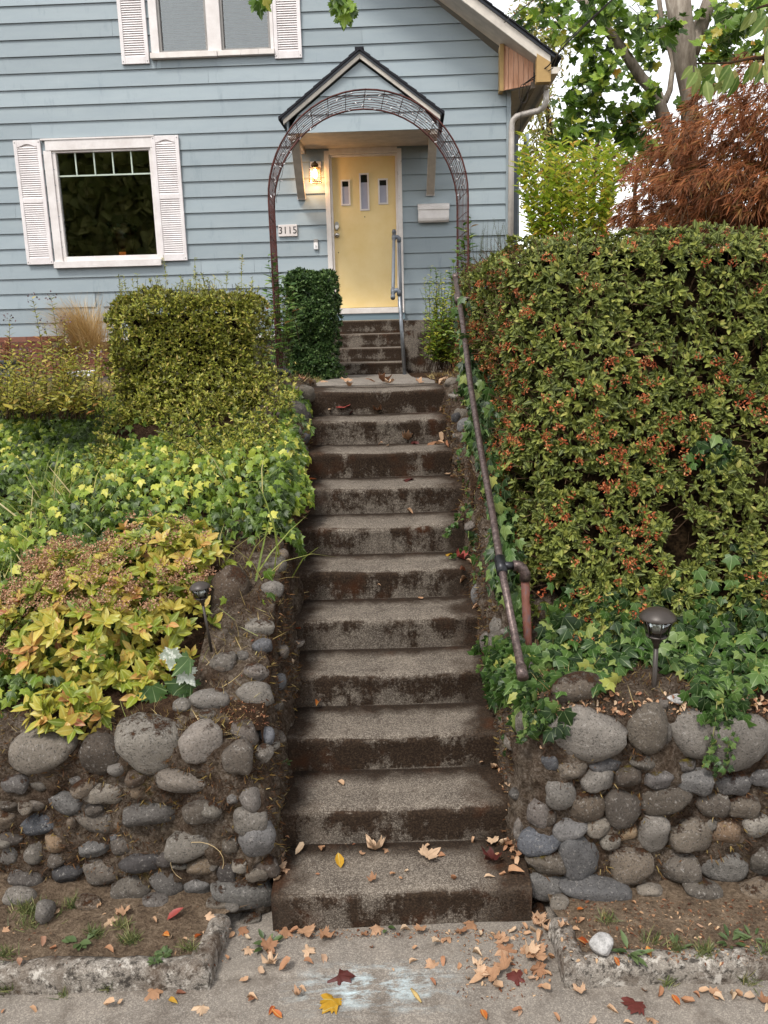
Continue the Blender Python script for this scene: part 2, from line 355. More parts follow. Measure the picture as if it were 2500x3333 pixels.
def stone_mat():
    t = NT('river_stone'); o = t.n('ObjectInfo'); r = o.outputs['Random']; p = t.geo()
    c = t.ramp(r, [(0, lin('#6f6b68')), (.18, lin('#8a8580')), (.34, lin('#5c6069')), (.5, lin('#7c746d')), (.64, lin('#6a6560')), (.78, lin('#8f8a83')), (.9, lin('#7d6f62')), (1, lin('#646870'))])
    oc = o.outputs['Color']; c = t.mix(1.0, c, oc, 'MULTIPLY')
    c = t.mix(.5, c, t.ramp(t.noise(p, 26, 6, .75), [(.3, (.45, .45, .45, 1)), (.7, (1.35, 1.33, 1.3, 1))]), 'MULTIPLY')
    c = t.mix(t.ramp(t.noise(p, 75, 5, .75), [(.56, 0), (.66, .55)]), c, lin('#a8a29b'))
    c = t.mix(t.ramp(t.noise(p, 130, 3, .6), [(.55, 0), (.66, .75)]), c, lin('#2e2b29'))
    nn = t.sep(t.geo('Normal'))[2]
    off = t.math('MULTIPLY', t.math('SUBTRACT', r, .5), .5)
    m = t.math('ADD', t.math('ADD', t.math('MULTIPLY', nn, .55), off), t.math('MULTIPLY', t.math('SUBTRACT', t.noise(p, 13, 7, .8), .5), 2.4))
    g = t.noise(p, 110, 4, .7)
    moss = t.mix(t.ramp(t.noise(p, 3.7, 3), [(.58, 0), (.66, 1)]), t.ramp(g, [(.3, lin('#21150d')), (.7, lin('#4f3119'))]), t.ramp(g, [(.3, lin('#37300f')), (.7, lin('#7a6a26'))]))
    mk = t.ramp(m, [(.60, 0), (.78, 1)])
    c = t.mix(mk, c, moss); t.bump(t.math('ADD', t.noise(p, 45, 6, .75), t.math('MULTIPLY', mk, g)), .9, .012); return t.set(c, .82, .25)
M_stone = stone_mat()

# ================================================================ STEPS
RI, TR, Y0 = .165, .2975, 2.757
NY = [2891.6,2631.6,2387,2183.6,2011.6,1852,1709,1586,1468,1364.6,1263]
LE = [886,921,938,955,968,975,978,990,998,1002,1007]; RE = [1729,1655,1625,1597,1562,1540,1515,1496,1472,1450,1438]
YS = [Y0+i*TR for i in range(11)]
XL = [at_y(LE[i], NY[i], YS[i]).x for i in range(11)]; XR = [at_y(RE[i], NY[i], YS[i]).x for i in range(11)]
def lerp_list(L, y):
    f = (y-Y0)/TR; f = max(-.5, min(10.99, f)); i = int(max(0, min(9, math.floor(f)))); return L[i]+(L[i+1]-L[i])*(f-i)
def stair_z(y): return RI+(y-Y0)/TR*RI
TOPZ = RI*11; SK = math.tan(rad(1.3))
steps = thing('garden_steps', 'flight of mossy concrete steps climbing from the pavement between the stone walls', 'steps', (0, Y0, 0))
for i in range(11):
    zb, zt = i*RI-.06, (i+1)*RI; yf = YS[i]; dp = TR+.05 if i < 10 else .42
    prof = [(.004, zb), (.002, zt-.10), (-.004, zt-.045), (-.006, zt-.024), (.0, zt-.010), (.014, zt-.002), (.04, zt), (.1, zt), (.18, zt-.001), (dp, zt+.003), (dp, zb)]
    xa, xb = (XL[i]-.1, XR[i]+.1) if i else (XL[0]-.005, XR[0]+.005); n = 46; P = []
    for k in range(n+1):
        x = xa+(xb-xa)*k/n; row = []
        for j, (dy, z) in enumerate(prof):
            q = Vector((x, yf+dy, z)); w = nz(q, 5, i*3.1); w2 = nz(q, 22, i)
            worn = -.010*math.exp(-((x-(xa+xb)/2)/.25)**2) if 4 <= j <= 8 else 0
            a = 1 if j not in (0, 9, 10) else 0
            row.append(Vector((x, yf+dy+SK*x+a*(w*.012+w2*.005), z+worn+a*(w*.004+w2*.003)*(1 if j > 1 else 0))))
        row.append(row[0]); P.append(row)
    mb = MB().grid(P); nj = len(prof)+1
    mb.f.append(tuple(range(nj-1))); mb.f.append(tuple(n*nj+j for j in range(nj-1))[::-1])
    mb.build('step', M_step, steps, smooth=True)

# ================================================================ GROUND
def smooth(a, b, x): t = max(0, min(1, (x-a)/(b-a))); return t*t*(3-2*t)
def front_y(x):                                # line of the two retaining walls
    if x < 0: return 2.83+.17*max(0, (XL[0]-.05)-x)
    return 2.86+.02*max(0, x-XR[0])
def bank_z(x, y):
    yard = 1.80-.20*smooth(5.9, 10.2, y)
    if x < 0: s_ = .70+(y-front_y(x))*.40
    else: s_ = .84 if y < 3.25 else .84+(y-3.25)*.42
    z = min(s_, yard); return z
def yard_z(x, y):
    xl, xr = lerp_list(XL, y), lerp_list(XR, y)
    if y < 6.05 and xl-.04 < x < xr+.04: return stair_z(y)-.40
    return bank_z(x, y)+.02*nz((x, y, 0), 3)
xs = np.concatenate([np.arange(-10, -3, .5), np.arange(-3, 3, .05), np.arange(3, 10.1, .5)]); ys = np.concatenate([np.arange(2.95, 7, .05), np.arange(7, 14.1, .25)])
P = []
for y in ys:
    P.append([Vector((x, max(y, front_y(x)+.10) , yard_z(x, max(y, front_y(x)+.10)))) for x in xs])
yard = MB().grid(P).build('yard', M_soil, smooth=True); tag(yard, kind='structure')
far = MB().add([(-400,13.9,1.55),(400,13.9,1.55),(400,900,1.55),(-400,900,1.55)], [(0,1,2,3)]).build('terrain', M_lawn); tag(far, kind='structure')
g = MB().add([(-400,-400,-.03),(400,-400,-.03),(400,3.3,-.03),(-400,3.3,-.03)], [(0,1,2,3)]).build('ground', M_dirt); tag(g, kind='structure')
P = []
for y in np.concatenate([np.arange(-1.0, 2.5, .05), [2.512]]): P.append([Vector((x, y, .006*nz((x, y, 0), 2.2)+.002*nz((x, y, 0), 14))) for x in np.arange(-4, 4.01, .08)])
walk = MB().grid(P).build('pavement', M_walk, smooth=True); tag(walk, kind='structure')
P = []
for y in np.concatenate([[2.520], np.arange(2.53, 2.95, .03)]): P.append([Vector((x, y+.006*nz((x, 0, 0), 6), .004+.005*nz((x, y, 0), 2.2)+.003*nz((x, y, 0), 14)-(.012 if y < 2.525 else 0))) for x in np.arange(-1.2, 1.4, .05)])
slab = MB().grid(P).build('path', M_walk, smooth=True); tag(slab, kind='structure')
st = MB().box(-40, 40, -12, -1.05, -.04, -.012).build('road', plain('asphalt', '#3c3a39', .9, .2)); tag(st, kind='structure')
# front walk across the yard
P = []
for y in np.arange(6.02, 10.75, .08):
    t_ = (y-6.02)/4.6; xl_ = XL[10]+(at_y(720*K, 805*K, 10.4).x-XL[10])*t_; xr_ = XR[10]+(at_y(880*K, 805*K, 10.4).x-XR[10])*t_
    P.append([Vector((xl_+(xr_-xl_)*k/14, y, TOPZ-.20*smooth(5.9, 10.2, y)-.03*(1-smooth(6.0, 6.3, y))+.008+.006*nz((k*.1, y, 0), 3))) for k in range(15)])
fw = MB().grid(P).build('front_walk', M_walk, smooth=True); tag(fw, kind='structure')
# kerbs and dirt strips beside the walk
kl = [at_z(681, 3223, 0), at_z(-1100, 3262, 0)]; kr = [at_z(1838, 3217, 0), at_z(3600, 3166, 0)]
klb, krb = at_z(752, 3000, .05), at_z(1783, 3015, .05)
def kerb(line, wd, ht, seed, name, label):
    P = []
    pts = []
    for a, b in zip(line[:-1], line[1:]):
        n = max(2, int((b-a).length/.03)); pts += [a+(b-a)*k/n for k in range(n)]
    pts.append(line[-1])
    for i, p in enumerate(pts):
        d = (pts[min(i+1, len(pts)-1)]-pts[max(i-1, 0)]); d.z = 0; d.normalize(); nrm = Vector((-d.y, d.x, 0))
        if seed < 0: nrm = -nrm
        row = []
        for u, z in ((0, -.04), (.003, ht*.55), (.008, ht-.014), (.024, ht), (wd*.5, ht+.002), (wd-.02, ht), (wd, ht-.012), (wd, -.04)):
            q = p+nrm*u; w = nz(q, 9, seed); w2 = nz(q, 40, seed); row.append(Vector((q.x, q.y, z))+nrm*(w*.008+w2*.004)+Vector((0, 0, (w*.006+w2*.004) if z > 0 else 0)))
        P.append(row)
    mb = MB().grid(P); mb.f.append(tuple(range(8))); mb.f.append(tuple((len(P)-1)*8+j for j in range(8))[::-1])
    o = mb.build(name, M_kerb, smooth=True); tag(o, kind='structure'); return o
def flat(v): return Vector((v.x, v.y, 0))
kerb([flat(kl[1]), flat(kl[0]), flat(klb)], .085, .085, 1.3, 'kerb', '')
kerb([flat(kr[1]), flat(kr[0]), flat(krb)], .085, .085, -2.1, 'kerb', '')
for sgn, a, b in ((-1, kl, klb), (1, kr, krb)):
    P = []
    for k in range(26):
        f = k/25.; row = []
        for i in range(96):
            g_ = i/95.; yk = a[0].y+(a[1].y-a[0].y)*min(1, g_*3.0/abs(a[1].x-a[0].x))+.045; y = yk+(3.3-yk)*f
            xe = a[0].x+(b.x-a[0].x)*min(1, (y-a[0].y)/max(.05, b.y-a[0].y))
            if y > b.y: xe = b.x+(XL[0]-.03-b.x if sgn < 0 else XR[0]+.03-b.x)*min(1, (y-b.y)/.06)
            x = xe+sgn*(.045+g_*3.0); row.append(Vector((x, y, .066+.05*f+.012*nz((x, y, 0), 6)+.006*nz((x, y, 1), 25))))
        P.append(row)
    o = MB().grid(P).build('dirt_strip', M_dirt, smooth=True); tag(o, kind='structure')

# ================================================================ RETAINING WALLS
wallL = thing('stone_wall', 'mossy wall of round river stones set in mortar, left of the steps', 'wall', (-1.3, 3.0, 0))
wallR = thing('stone_wall', 'wall of round river stones set in mortar, right of the steps', 'wall', (1.3, 2.9, 0))
CORES = []
WALLP = {}
for sgn, root in ((-1, wallL), (1, wallR)):
    L = XL if sgn < 0 else XR; xc = (XL[0]-.015) if sgn < 0 else (XR[0]+.01); RC = .09
    path = []                                    # plan point, outward normal, foot height, top height
    for i in range(230, -1, -1):
        x = xc+sgn*(RC+3.4*i/230.); path.append((x, front_y(x), 0, -1, -.06, bank_z(x, front_y(x)+.05)+.02))
    yc = front_y(xc)+RC
    for k in range(1, 12):
        a = math.pi/2*k/12; path.append((xc+sgn*RC-sgn*RC*math.sin(a), yc-RC*math.cos(a), -sgn*math.sin(a), -math.cos(a), -.06+.02*k/12, bank_z(xc+sgn*.1, front_y(xc)+.05)+.02))
    yy = yc
    while yy < 6.35:
        xi = lerp_list(L, yy)+sgn*.004; zt = max(bank_z(xi+sgn*.2, max(yy, 2.95)), min(stair_z(yy), TOPZ)+.03)+.02
        if yy < 3.2: zt = bank_z(xc+sgn*.1, front_y(xc)+.05)+.02+(zt-bank_z(xc+sgn*.1, front_y(xc)+.05)-.02)*smooth(yc, 3.2, yy)
        path.append((xi, yy, -sgn, 0, max(-.06, stair_z(yy)-.30), zt)); yy += .022
    P = []
    for x, y, nx_, ny_, zb, zt in path:
        row = []
        for j in range(60):
            q = j/59.
            if q < .74: f = q/.74; z = zb+(zt-zb)*f; ins = .05*f*f+.04*max(0, (f-.86)/.14)**2
            else: u = (q-.74)/.26; z = zt+.012*math.sin(u*3.1); ins = .09+.26*u
            p = Vector((x-nx_*ins, y-ny_*ins, z)); w = nz(p, 4.5, 2)*.026+nz(p, 11, 5)*.022+nz(p, 26, 9)*.019+nz(p, 60, 1)*.008+.010
            up = 1 if q > .72 else .15
            row.append(p+Vector((nx_*w*(1 if q < .8 else .3), ny_*w*(1 if q < .8 else .3), w*.7*up)))
        P.append(row)
    WALLP[sgn] = P
    CORES.append(MB().grid(P).build('mortar', M_core, root, smooth=True))
# ---- raycast target
def bvh_of(objs):
    vs, fs = [], []
    for o in objs:
        b = len(vs); vs += [tuple(v.co) for v in o.data.vertices]; fs += [tuple(i+b for i in p.vertices) for p in o.data.polygons]
    return BVHTree.FromPolygons(vs, fs)
STEPOBJ = [o for o in steps.children]
dirt = [o for o in scene.objects if o.name.startswith(('dirt_strip', 'kerb'))]
BV_WALL = bvh_of(CORES+STEPOBJ+dirt+[yard, walk, slab]); BV_ALL = bvh_of(CORES+STEPOBJ+dirt+[yard, walk, slab, fw])
def hit(px, py, bv=None):
    d = ray(px, py).normalized(); r_ = (bv or BV_ALL).ray_cast(EYE, d, 60); return (r_[0], r_[1]) if r_[0] else (None, None)
# ---- stones
def stone_mesh(k):
    import bmesh
    bm = bmesh.new(); bmesh.ops.create_icosphere(bm, subdivisions=3, radius=1.0)
    ex = .75+.35*random.random()
    for v in bm.verts:
        p = v.co.copy(); w = 1+.26*noise.noise(p*1.1+Vector((k*7.3, k, 0)))+.07*noise.noise(p*2.6+Vector((k*3.3, 0, k)))+.02*noise.noise(p*8)
        v.co = Vector([math.copysign(abs(c)**ex, c) for c in p])*w
    for v in bm.verts: v.co.x += .18*v.co.z*math.sin(k*1.9); v.co.z *= 1+.22*v.co.x*math.cos(k*2.3)
    me = bpy.data.meshes.new('stone'); bm.to_mesh(me); bm.free(); me.materials.append(M_stone)
    me.polygons.foreach_set('use_smooth', np.ones(len(me.polygons), dtype=bool)); return me
STONES = [stone_mesh(k) for k in range(12)]
def put_stone(px, py, w, h, root, tint=(1, 1, 1), ang=0.0, label=None, proud=.2):
    p, n = hit(px, py, BV_WALL)
    if p is None: return
    dz = depth(p)/FOC; sx, sz = w*dz/2, h*dz/2*1.04; sy = .62*(sx*sz)**.5+.02
    nn = Vector((n.x, n.y, 0)); nn = nn.normalized() if nn.length > .2 else Vector((0, -1, 0))
    if nn.y > -.3: nn = Vector((nn.x*.6, -1, 0)).normalized()
    yv = -nn; zv = Vector((0, 0, 1)); xv = yv.cross(zv)
    Rm = Matrix((xv, yv, zv)).transposed() @ Matrix.Rotation(ang, 3, 'Y') @ Matrix.Rotation(random.uniform(-.15, .15), 3, 'X')
    o = link('stone', STONES[random.randrange(12)], None, root)
    S = Matrix.Diagonal((sx*1.18, sy, sz*1.18)); c = p + yv*(sy*(.55-proud))
    M4 = (Rm @ S).to_4x4(); M4.translation = c; o.matrix_basis = M4; o.color = (*tint, 1); return o
c8 = lambda x, y: (x/1.7463, 2250+y/1.7463); c7 = lambda x, y: (x/1.7463, 1650+y/1.7463); c55 = lambda x, y: (800+x/1.8433, 1100+y/1.8433); cr = lambda x, y: (1600+x/1.6589, 2000+y/1.6589)
LIGHT, BUFF, BLUE, TAN, CREAM, DARK, PALE, MID = (.88,.85,.80), (.82,.76,.67), (.60,.61,.62), (1.0,.82,.62), (1.75,1.55,1.2), (.46,.41,.36), (1.15,1.12,1.06), (.70,.67,.62)
SL = [(240,345,320,190,BUFF),(575,370,210,210,DARK),(865,330,320,270,LIGHT),(1145,310,200,195,PALE),(1080,510,350,115,LIGHT),(585,580,190,105,LIGHT),(370,640,180,120,BLUE),(240,745,230,110,MID),
 (545,725,240,130,MID),(85,530,130,85,BUFF),(225,535,95,65,MID),(440,510,75,55,MID),(405,745,38,62,TAN),(40,725,115,95,MID),(870,700,290,125,BLUE),(1150,690,180,120,DARK),(320,860,115,105,TAN),
 (50,930,105,95,LIGHT),(185,930,90,92,LIGHT),(530,900,155,75,BLUE),(1110,870,275,125,LIGHT),(1425,745,165,130,MID),(1460,845,190,190,LIGHT),(395,1030,165,95,DARK),(595,1025,190,115,MID),(740,1145,195,135,MID),
 (940,1090,165,135,BLUE),(1150,995,140,80,TAN),(1125,1105,165,115,BLUE),(1290,1030,95,115,DARK),(1480,1000,155,95,DARK),(1390,1160,290,145,BLUE),(150,1085,165,85,DARK),(780,560,85,95,TAN),(1415,620,95,115,LIGHT),
 (1325,615,62,52,BUFF),(1350,390,145,155,DARK),(1370,245,155,125,MID),(1505,265,85,82,PALE),(1490,360,85,95,PALE),(1560,318,28,34,PALE),(500,1220,115,65,BUFF),(110,1190,150,80,MID),(800,980,200,95,DARK),(1020,995,95,36,MID),
 (700,880,130,90,DARK),(60,840,120,70,DARK),(200,640,120,80,DARK),(930,960,90,60,DARK),(330,960,90,60,DARK),(60,640,110,70,DARK),(1300,880,90,80,DARK),(660,830,60,40,MID),(1250,1210,130,50,BUFF),(1420,1300,100,45,MID),(880,1200,130,45,MID),(1320,1230,70,40,MID)]
for a, b, w, h, tn in SL: put_stone(*c8(a, b), w/1.7463, h/1.7463, wallL, tn, random.uniform(-.12, .12)+(-.5 if (a, b) == (1460, 845) else 0))
for a, b, w, h, tn in [(1540,480,115,95,LIGHT),(1555,335,115,75,MID),(1475,690,135,65,PALE),(1490,795,95,65,LIGHT),(1265,895,125,95,LIGHT),(1440,950,125,95,LIGHT),(1440,1075,185,115,MID),(1190,1105,185,95,LIGHT),(1030,1140,105,75,MID),(1590,275,62,45,LIGHT),(1180,1190,85,55,MID),(1580,1000,50,70,MID),(1600,830,60,60,DARK),(1380,850,60,40,MID),(1570,1140,50,50,DARK)]:
    put_stone(*c7(a, b), w/1.7463, h/1.7463, wallL, tn, random.uniform(-.2, .2))
for a, b, w, h, tn in [(290,450,125,115,MID),(325,335,140,85,BUFF),(215,1300,60,52,LIGHT),(290,1185,60,44,LIGHT),(210,1020,62,55,LIGHT),(280,1030,62,62,MID),(350,600,44,64,MID),(300,560,60,50,MID),(360,480,40,60,DARK)]:
    put_stone(*c55(a, b), w/1.8433, h/1.8433, wallL, tn)
o = put_stone(*c7(1310, 500), 200/1.7463, 280/1.7463, wallL, DARK, 0.2); 
SR = [(490,655,400,250,LIGHT),(835,625,185,220,BUFF),(1070,640,225,230,LIGHT),(1355,690,300,250,MID),(435,840,150,82,BUFF),(615,815,152,78,MID),(575,900,152,102,LIGHT),(745,880,120,105,DARK),(840,795,148,68,MID),(910,885,142,102,LIGHT),
 (1090,905,162,112,BLUE),(1295,915,155,105,BUFF),(1450,885,105,82,MID),(365,970,150,155,MID),(500,1030,185,165,DARK),(255,1070,105,155,LIGHT),(720,1050,175,165,DARK),(930,1000,225,145,DARK),(1190,1030,155,115,DARK),(1345,1040,155,105,DARK),
 (425,1165,152,102,LIGHT),(580,1155,122,84,BUFF),(735,1175,112,98,CREAM),(885,1170,148,200,LIGHT),(1080,1200,205,155,MID),(1270,1175,152,152,TAN),(1430,1140,125,122,PALE),(260,1240,188,112,LIGHT),(495,1310,205,205,MID),(760,1360,205,155,MID),
 (1000,1365,212,138,MID),(1240,1350,238,162,BLUE),(1455,1330,115,152,MID),(290,1340,175,102,DARK),(315,1480,195,112,BLUE),(575,1510,320,112,MID),(1155,1510,175,92,MID),(1440,1510,152,92,BUFF),(170,580,85,145,MID),(150,1160,52,125,LIGHT),
 (370,1570,85,52,BUFF),(255,1610,65,62,MID),(860,1500,125,62,BUFF),(1060,810,105,62,MID),(315,800,75,75,MID),(125,970,62,62,BLUE),(640,1230,90,70,MID),(320,1090,60,80,DARK),(940,640,60,110,MID),(690,980,60,50,DARK),(1180,1130,70,60,MID)]
for a, b, w, h, tn in SR: put_stone(*cr(a, b), w/1.6589, h/1.6589, wallR, tn, random.uniform(-.12, .12))
for a, b, w, h, tn in [(1245,350,85,34,PALE),(1320,525,95,75,LIGHT),(1290,450,85,64,MID),(1280,590,44,44,LIGHT),(1225,270,75,55,BUFF),(1378,1540,44,104,LIGHT),(1440,1830,64,114,LIGHT),(1500,1850,105,160,MID),(1505,1740,115,115,MID),(1310,610,50,60,MID),(1260,480,50,50,DARK)]:
    put_stone(*c55(a, b), w/1.8433, h/1.8433, wallR, tn)
o = put_stone(*cr(470, 410), 250/1.6589, 150/1.6589, wallR, DARK)

for _ in range(75):                               # small stones half sunk in the moss of both cheeks and wall tops
    sgn = random.choice((-1, -1, 1)); Pw = WALLP[sgn]; i = random.randrange(0, len(Pw)); j = random.randrange(10, 56); p = Pw[i][j]
    if (EYE-p).length > 6: continue
    r_ = random.uniform(.014, .04); o = link('stone', STONES[random.randrange(12)], None, wallL if sgn < 0 else wallR); tn = random.choice((DARK, MID, MID, LIGHT, BUFF))
    o.matrix_basis = Matrix.Translation(p) @ Matrix.Rotation(random.random()*3, 4, 'Z') @ Matrix.Diagonal((r_*1.3, r_, r_*.85, 1)); o.color = (*tn, 1)

for sgn in (-1, 1):                               # the walls run on past the picture edges
    got = []; Pw = WALLP[sgn]
    for _ in range(900):
        i = random.randrange(0, 150); j = random.randrange(4, 42); p = Pw[i][j]; r_ = random.uniform(.03, .075)*(1.5 if p.z > .62 else 1)
        if abs(p.x) < 1.52 or p.z < .06 or any((p-q).length < (r_+r2)*.92 for q, r2 in got): continue
        got.append((p, r_)); o = link('stone', STONES[random.randrange(12)], None, wallL if sgn < 0 else wallR); o.matrix_basis = Matrix.Translation(p+Vector((0, .01, 0))) @ Matrix.Diagonal((r_*1.2, r_*.6, r_*.85, 1)); o.color = (*random.choice((LIGHT, MID, BUFF, BLUE, DARK, PALE)), 1)

# ================================================================ HOUSE
def siding_mat(name, c, wear=True):
    t = NT(name); p = t.co('Object'); r = t.n('ObjectInfo').outputs['Random']
    base = lin(c); d = tuple(x*.86 for x in base[:3])+(1,); e = tuple(x*1.06 for x in base[:3])+(1,)
    c_ = t.ramp(r, [(0, d), (1, e)])
    c_ = t.mix(.6, c_, t.ramp(t.noise(t.map(p, (.5, 1, 2)), 2.0, 6, .7), [(.3, (.84, .86, .88, 1)), (.7, (1.1, 1.08, 1.05, 1))]), 'MULTIPLY')
    c_ = t.mix(t.ramp(t.noise(t.map(p, (2.5, 1, .6), (1, 0, 2)), 2.4, 6, .75), [(.56, 0), (.74, .4)]), c_, lin('#5f7077'))
    c_ = t.mix(t.ramp(t.noise(t.map(p, (7, 1, .8), (4, 0, 1)), 1.6, 6, .75), [(.62, 0), (.78, .3)]), c_, lin('#b4bcc0'))
    grain = t.noise(t.map(p, (6, 6, 160)), 1.0, 4, .6)
    t.bump(grain, .22, .003); return t.set(c_, .55, .3)
M_sid = siding_mat('blue_siding', '#96a1a6')
def worn_white(name, c='#dcd5d1', peel=.0):
    t = NT(name); p = t.geo(); b = t.mix(.5, lin(c), t.ramp(t.noise(p, 5, 6, .7), [(.3, lin('#bfb6b0')), (.7, lin('#f0ebe8'))]))
    if peel:
        b = t.mix(t.ramp(t.noise(t.map(p, (6, 6, 1.6)), 3, 7, .8), [(.66-peel*.1, 0), (.70, 1)]), b, lin('#6b5c4c'))
    t.bump(t.noise(t.map(p, (30, 30, 8)), 1, 4), .15, .003); return t.set(b, .5, .35)
M_trim = worn_white('white_trim'); M_old = worn_white('peeling_white_paint', '#ddd4ca', .55); M_shut = worn_white('shutter_vinyl', '#e3dcdc')
M_door = NT('yellow_door_paint'); _t = M_door; _p = _t.geo()
_c = _t.ramp(_t.noise(_p, 2.5, 5, .6), [(.3, lin('#dcbf80')), (.7, lin('#e8d09a'))])
_c = _t.mix(_t.ramp(_t.noise(_t.map(_p, (2, 2, 7)), 3.1, 7, .8), [(.66, 0), (.74, .5)]), _c, lin('#a98f55'))
_t.set(_c, .45, .35); M_door = _t.m
M_soff = plain('soffit_paint', '#b9aea1', .6, .3); M_fascia = plain('fascia_paint', '#cfc6ba', .5, .35)
def shingle_mat():
    t = NT('black_shingle'); p = t.geo(); c = t.ramp(t.noise(p, 160, 3), [(.3, lin('#141417')), (.7, lin('#34343a'))]); t.bump(t.noise(p, 200, 2), .5, .004); return t.set(c, .9, .2)
M_shing = shingle_mat()
def glass_mat(name, tint=(.02, .022, .018, 1)):
    t = NT(name); t.b.inputs['Base Color'].default_value = (1, 1, 1, 1); t.b.inputs['Roughness'].default_value = .02
    g_ = t.n('BsdfGlossy'); g_.inputs['Roughness'].default_value = .015; tr = t.n('BsdfTransparent'); tr.inputs[0].default_value = (.72, .76, .74, 1)
    fr = t.n('Fresnel'); fr.inputs['IOR'].default_value = 2.1; mx = t.n('MixShader'); t.l(fr.outputs[0], mx.inputs[0]); t.l(tr.outputs[0], mx.inputs[1]); t.l(g_.outputs[0], mx.inputs[2])
    w = t.n('Bump'); t.l(t.noise(t.geo(), 1.3, 2), w.inputs['Height']); w.inputs['Strength'].default_value = .05; w.inputs['Distance'].default_value = .02
    t.l(w.outputs[0], g_.inputs['Normal']); t.l(mx.outputs[0], t.out.inputs[0]); return t.m
M_glass = glass_mat('window_glass')
M_room = plain('dim_room', '#7a6850', .9, .1); M_blind = plain('window_blind', '#c9ccd2', .6, .2)
house = thing('house', 'pale blue clapboard house with white shutters, small gabled porch roof and yellow door', 'house', FO, rz=-FA)
def hp(mb, name, mat, parent=house, smooth=False, bev=0):
    o = mb.build(name, mat, parent, True, smooth)
    if bev: bevel(o, bev)
    return o
kx = 11.4/10.6
rk0, rk1 = FX(c2(1200, 0)), FX(c2(1615, 345))
def rake_x(z): return rk0[0]+(z-rk0[1])*(rk1[0]-rk0[0])/(rk1[1]-rk0[1])
CX0, CX1 = FX(c3(90, 545))[0], FX(c3(112, 545))[0]+.01
WZ0, WZ1, WX0, WX1 = .703*kx, 1.905*kx, -3.70*kx, -2.565*kx       # lower window glass
UX = [(-2.307*kx, -1.789*kx), (-1.575*kx, -1.055*kx)]; UZ0, UZ1 = 2.957*kx, 4.15
DX0, DX1, DZ1 = -.376*kx, .384*kx, 1.755*kx
holes = [(WX0-.03, WX1+.03, WZ0-.03, WZ1+.03), (UX[0][0]-.03, UX[1][1]+.03, UZ0-.03, UZ1), (DX0-.03, DX1+.03, -.2, DZ1+.03)]
wall_bm = MB()
def sub(r_, hs):
    out = [r_]
    for hx0, hx1, hz0, hz1 in hs:
        nxt = []
        for x0, x1, z0, z1 in out:
            if hx1 <= x0 or hx0 >= x1 or hz1 <= z0 or hz0 >= z1: nxt.append((x0, x1, z0, z1)); continue
            if x0 < hx0: nxt.append((x0, hx0, z0, z1))
            if hx1 < x1: nxt.append((hx1, x1, z0, z1))
            a, b = max(x0, hx0), min(x1, hx1)
            if z0 < hz0: nxt.append((a, b, z0, hz0))
            if hz1 < z1: nxt.append((a, b, hz1, z1))
        out = nxt
    return out
# sheathing behind the boards is the wall part
for x0, x1, z0, z1 in sub((-7.0, CX0, -.32, 2.55), holes): wall_bm.box(x0, x1, .004, .10, z0, z1)
for x0, x1, z0, z1 in sub((-7.0, rake_x(4.2), 2.55, 4.2), holes): wall_bm.box(x0, x1, .004, .10, z0, z1)
wall = hp(wall_bm, 'front_wall', M_sid)
EXP = .1793*kx; zbase = -.083*kx - EXP; row = 0
z = zbase
while z < 4.0:
    z1 = z+EXP; xr_t = min(CX0, rake_x(z1)-.02); xr_b = min(CX0, rake_x(z)-.02)
    if xr_b < -2: break
    hz0 = max(z, -.30)
    joints = sorted(random.uniform(-5.5, 1.6) for _ in range(random.choice((1, 2, 2)))); xs_ = [-7.0]+joints+[xr_b]
    for xa, xb in zip(xs_[:-1], xs_[1:]):
        if xb-xa < .15: continue
        for x0, x1, za, zc in sub((xa+.0012, xb-.0012, hz0, z1), holes):
            ya, yc = -.021+.019*(za-z)/EXP, -.021+.019*(zc-z)/EXP; xt = x1
            if x1 > xr_b-.01: xt = min(x1, xr_t)
            m = MB().add([(x0, ya, za), (x1, ya, za), (xt, yc, zc-.001), (x0, yc, zc-.001), (x0, .0, za), (x1, .0, za), (xt, .003, zc-.001), (x0, .003, zc-.001)],
                         [(0,1,2,3),(4,7,6,5),(0,4,5,1),(1,5,6,2),(2,6,7,3),(3,7,4,0)])
            hp(m, 'siding_board', M_sid, wall)
    z = z1
hp(MB().box(CX0, CX1, -.03, .02, -.3, FX(c3(112, 545))[1]+.02), 'corner_board', M_sid, bev=.003)
hp(MB().box(CX1-.03, CX1, .02, 9, -.3, FX(c3(112, 545))[1]+.02), 'side_wall', M_sid)
hp(MB().box(-7.0, CX1, -.024, .0, -.36, -.31), 'bottom_trim', M_trim)
hp(MB().box(-7.0, CX1-.05, .02, .3, -1.2, -.33), 'foundation', plain('foundation_concrete', '#4b4742', .9, .2, var=.3, sc=5))
# rooms behind the windows
def room(x0, x1, z0, z1, dep, mat, nm):
    m = MB().add([(x0,.12,z0),(x1,.12,z0),(x1,dep,z0),(x0,dep,z0),(x0,.12,z1),(x1,.12,z1),(x1,dep,z1),(x0,dep,z1)], [(0,1,2,3),(4,7,6,5),(1,5,6,2),(2,6,7,3),(3,7,4,0)])
    hp(m, nm, mat)
room(WX0-.6, WX1+.9, WZ0-.35, WZ1+.3, 2.6, M_room, 'room')
room(UX[0][0]-.1, UX[1][1]+.1, UZ0-.1, UZ1+.2, 1.0, M_room, 'room')
room(DX0, DX1, 0, DZ1, .9, M_room, 'hallway')
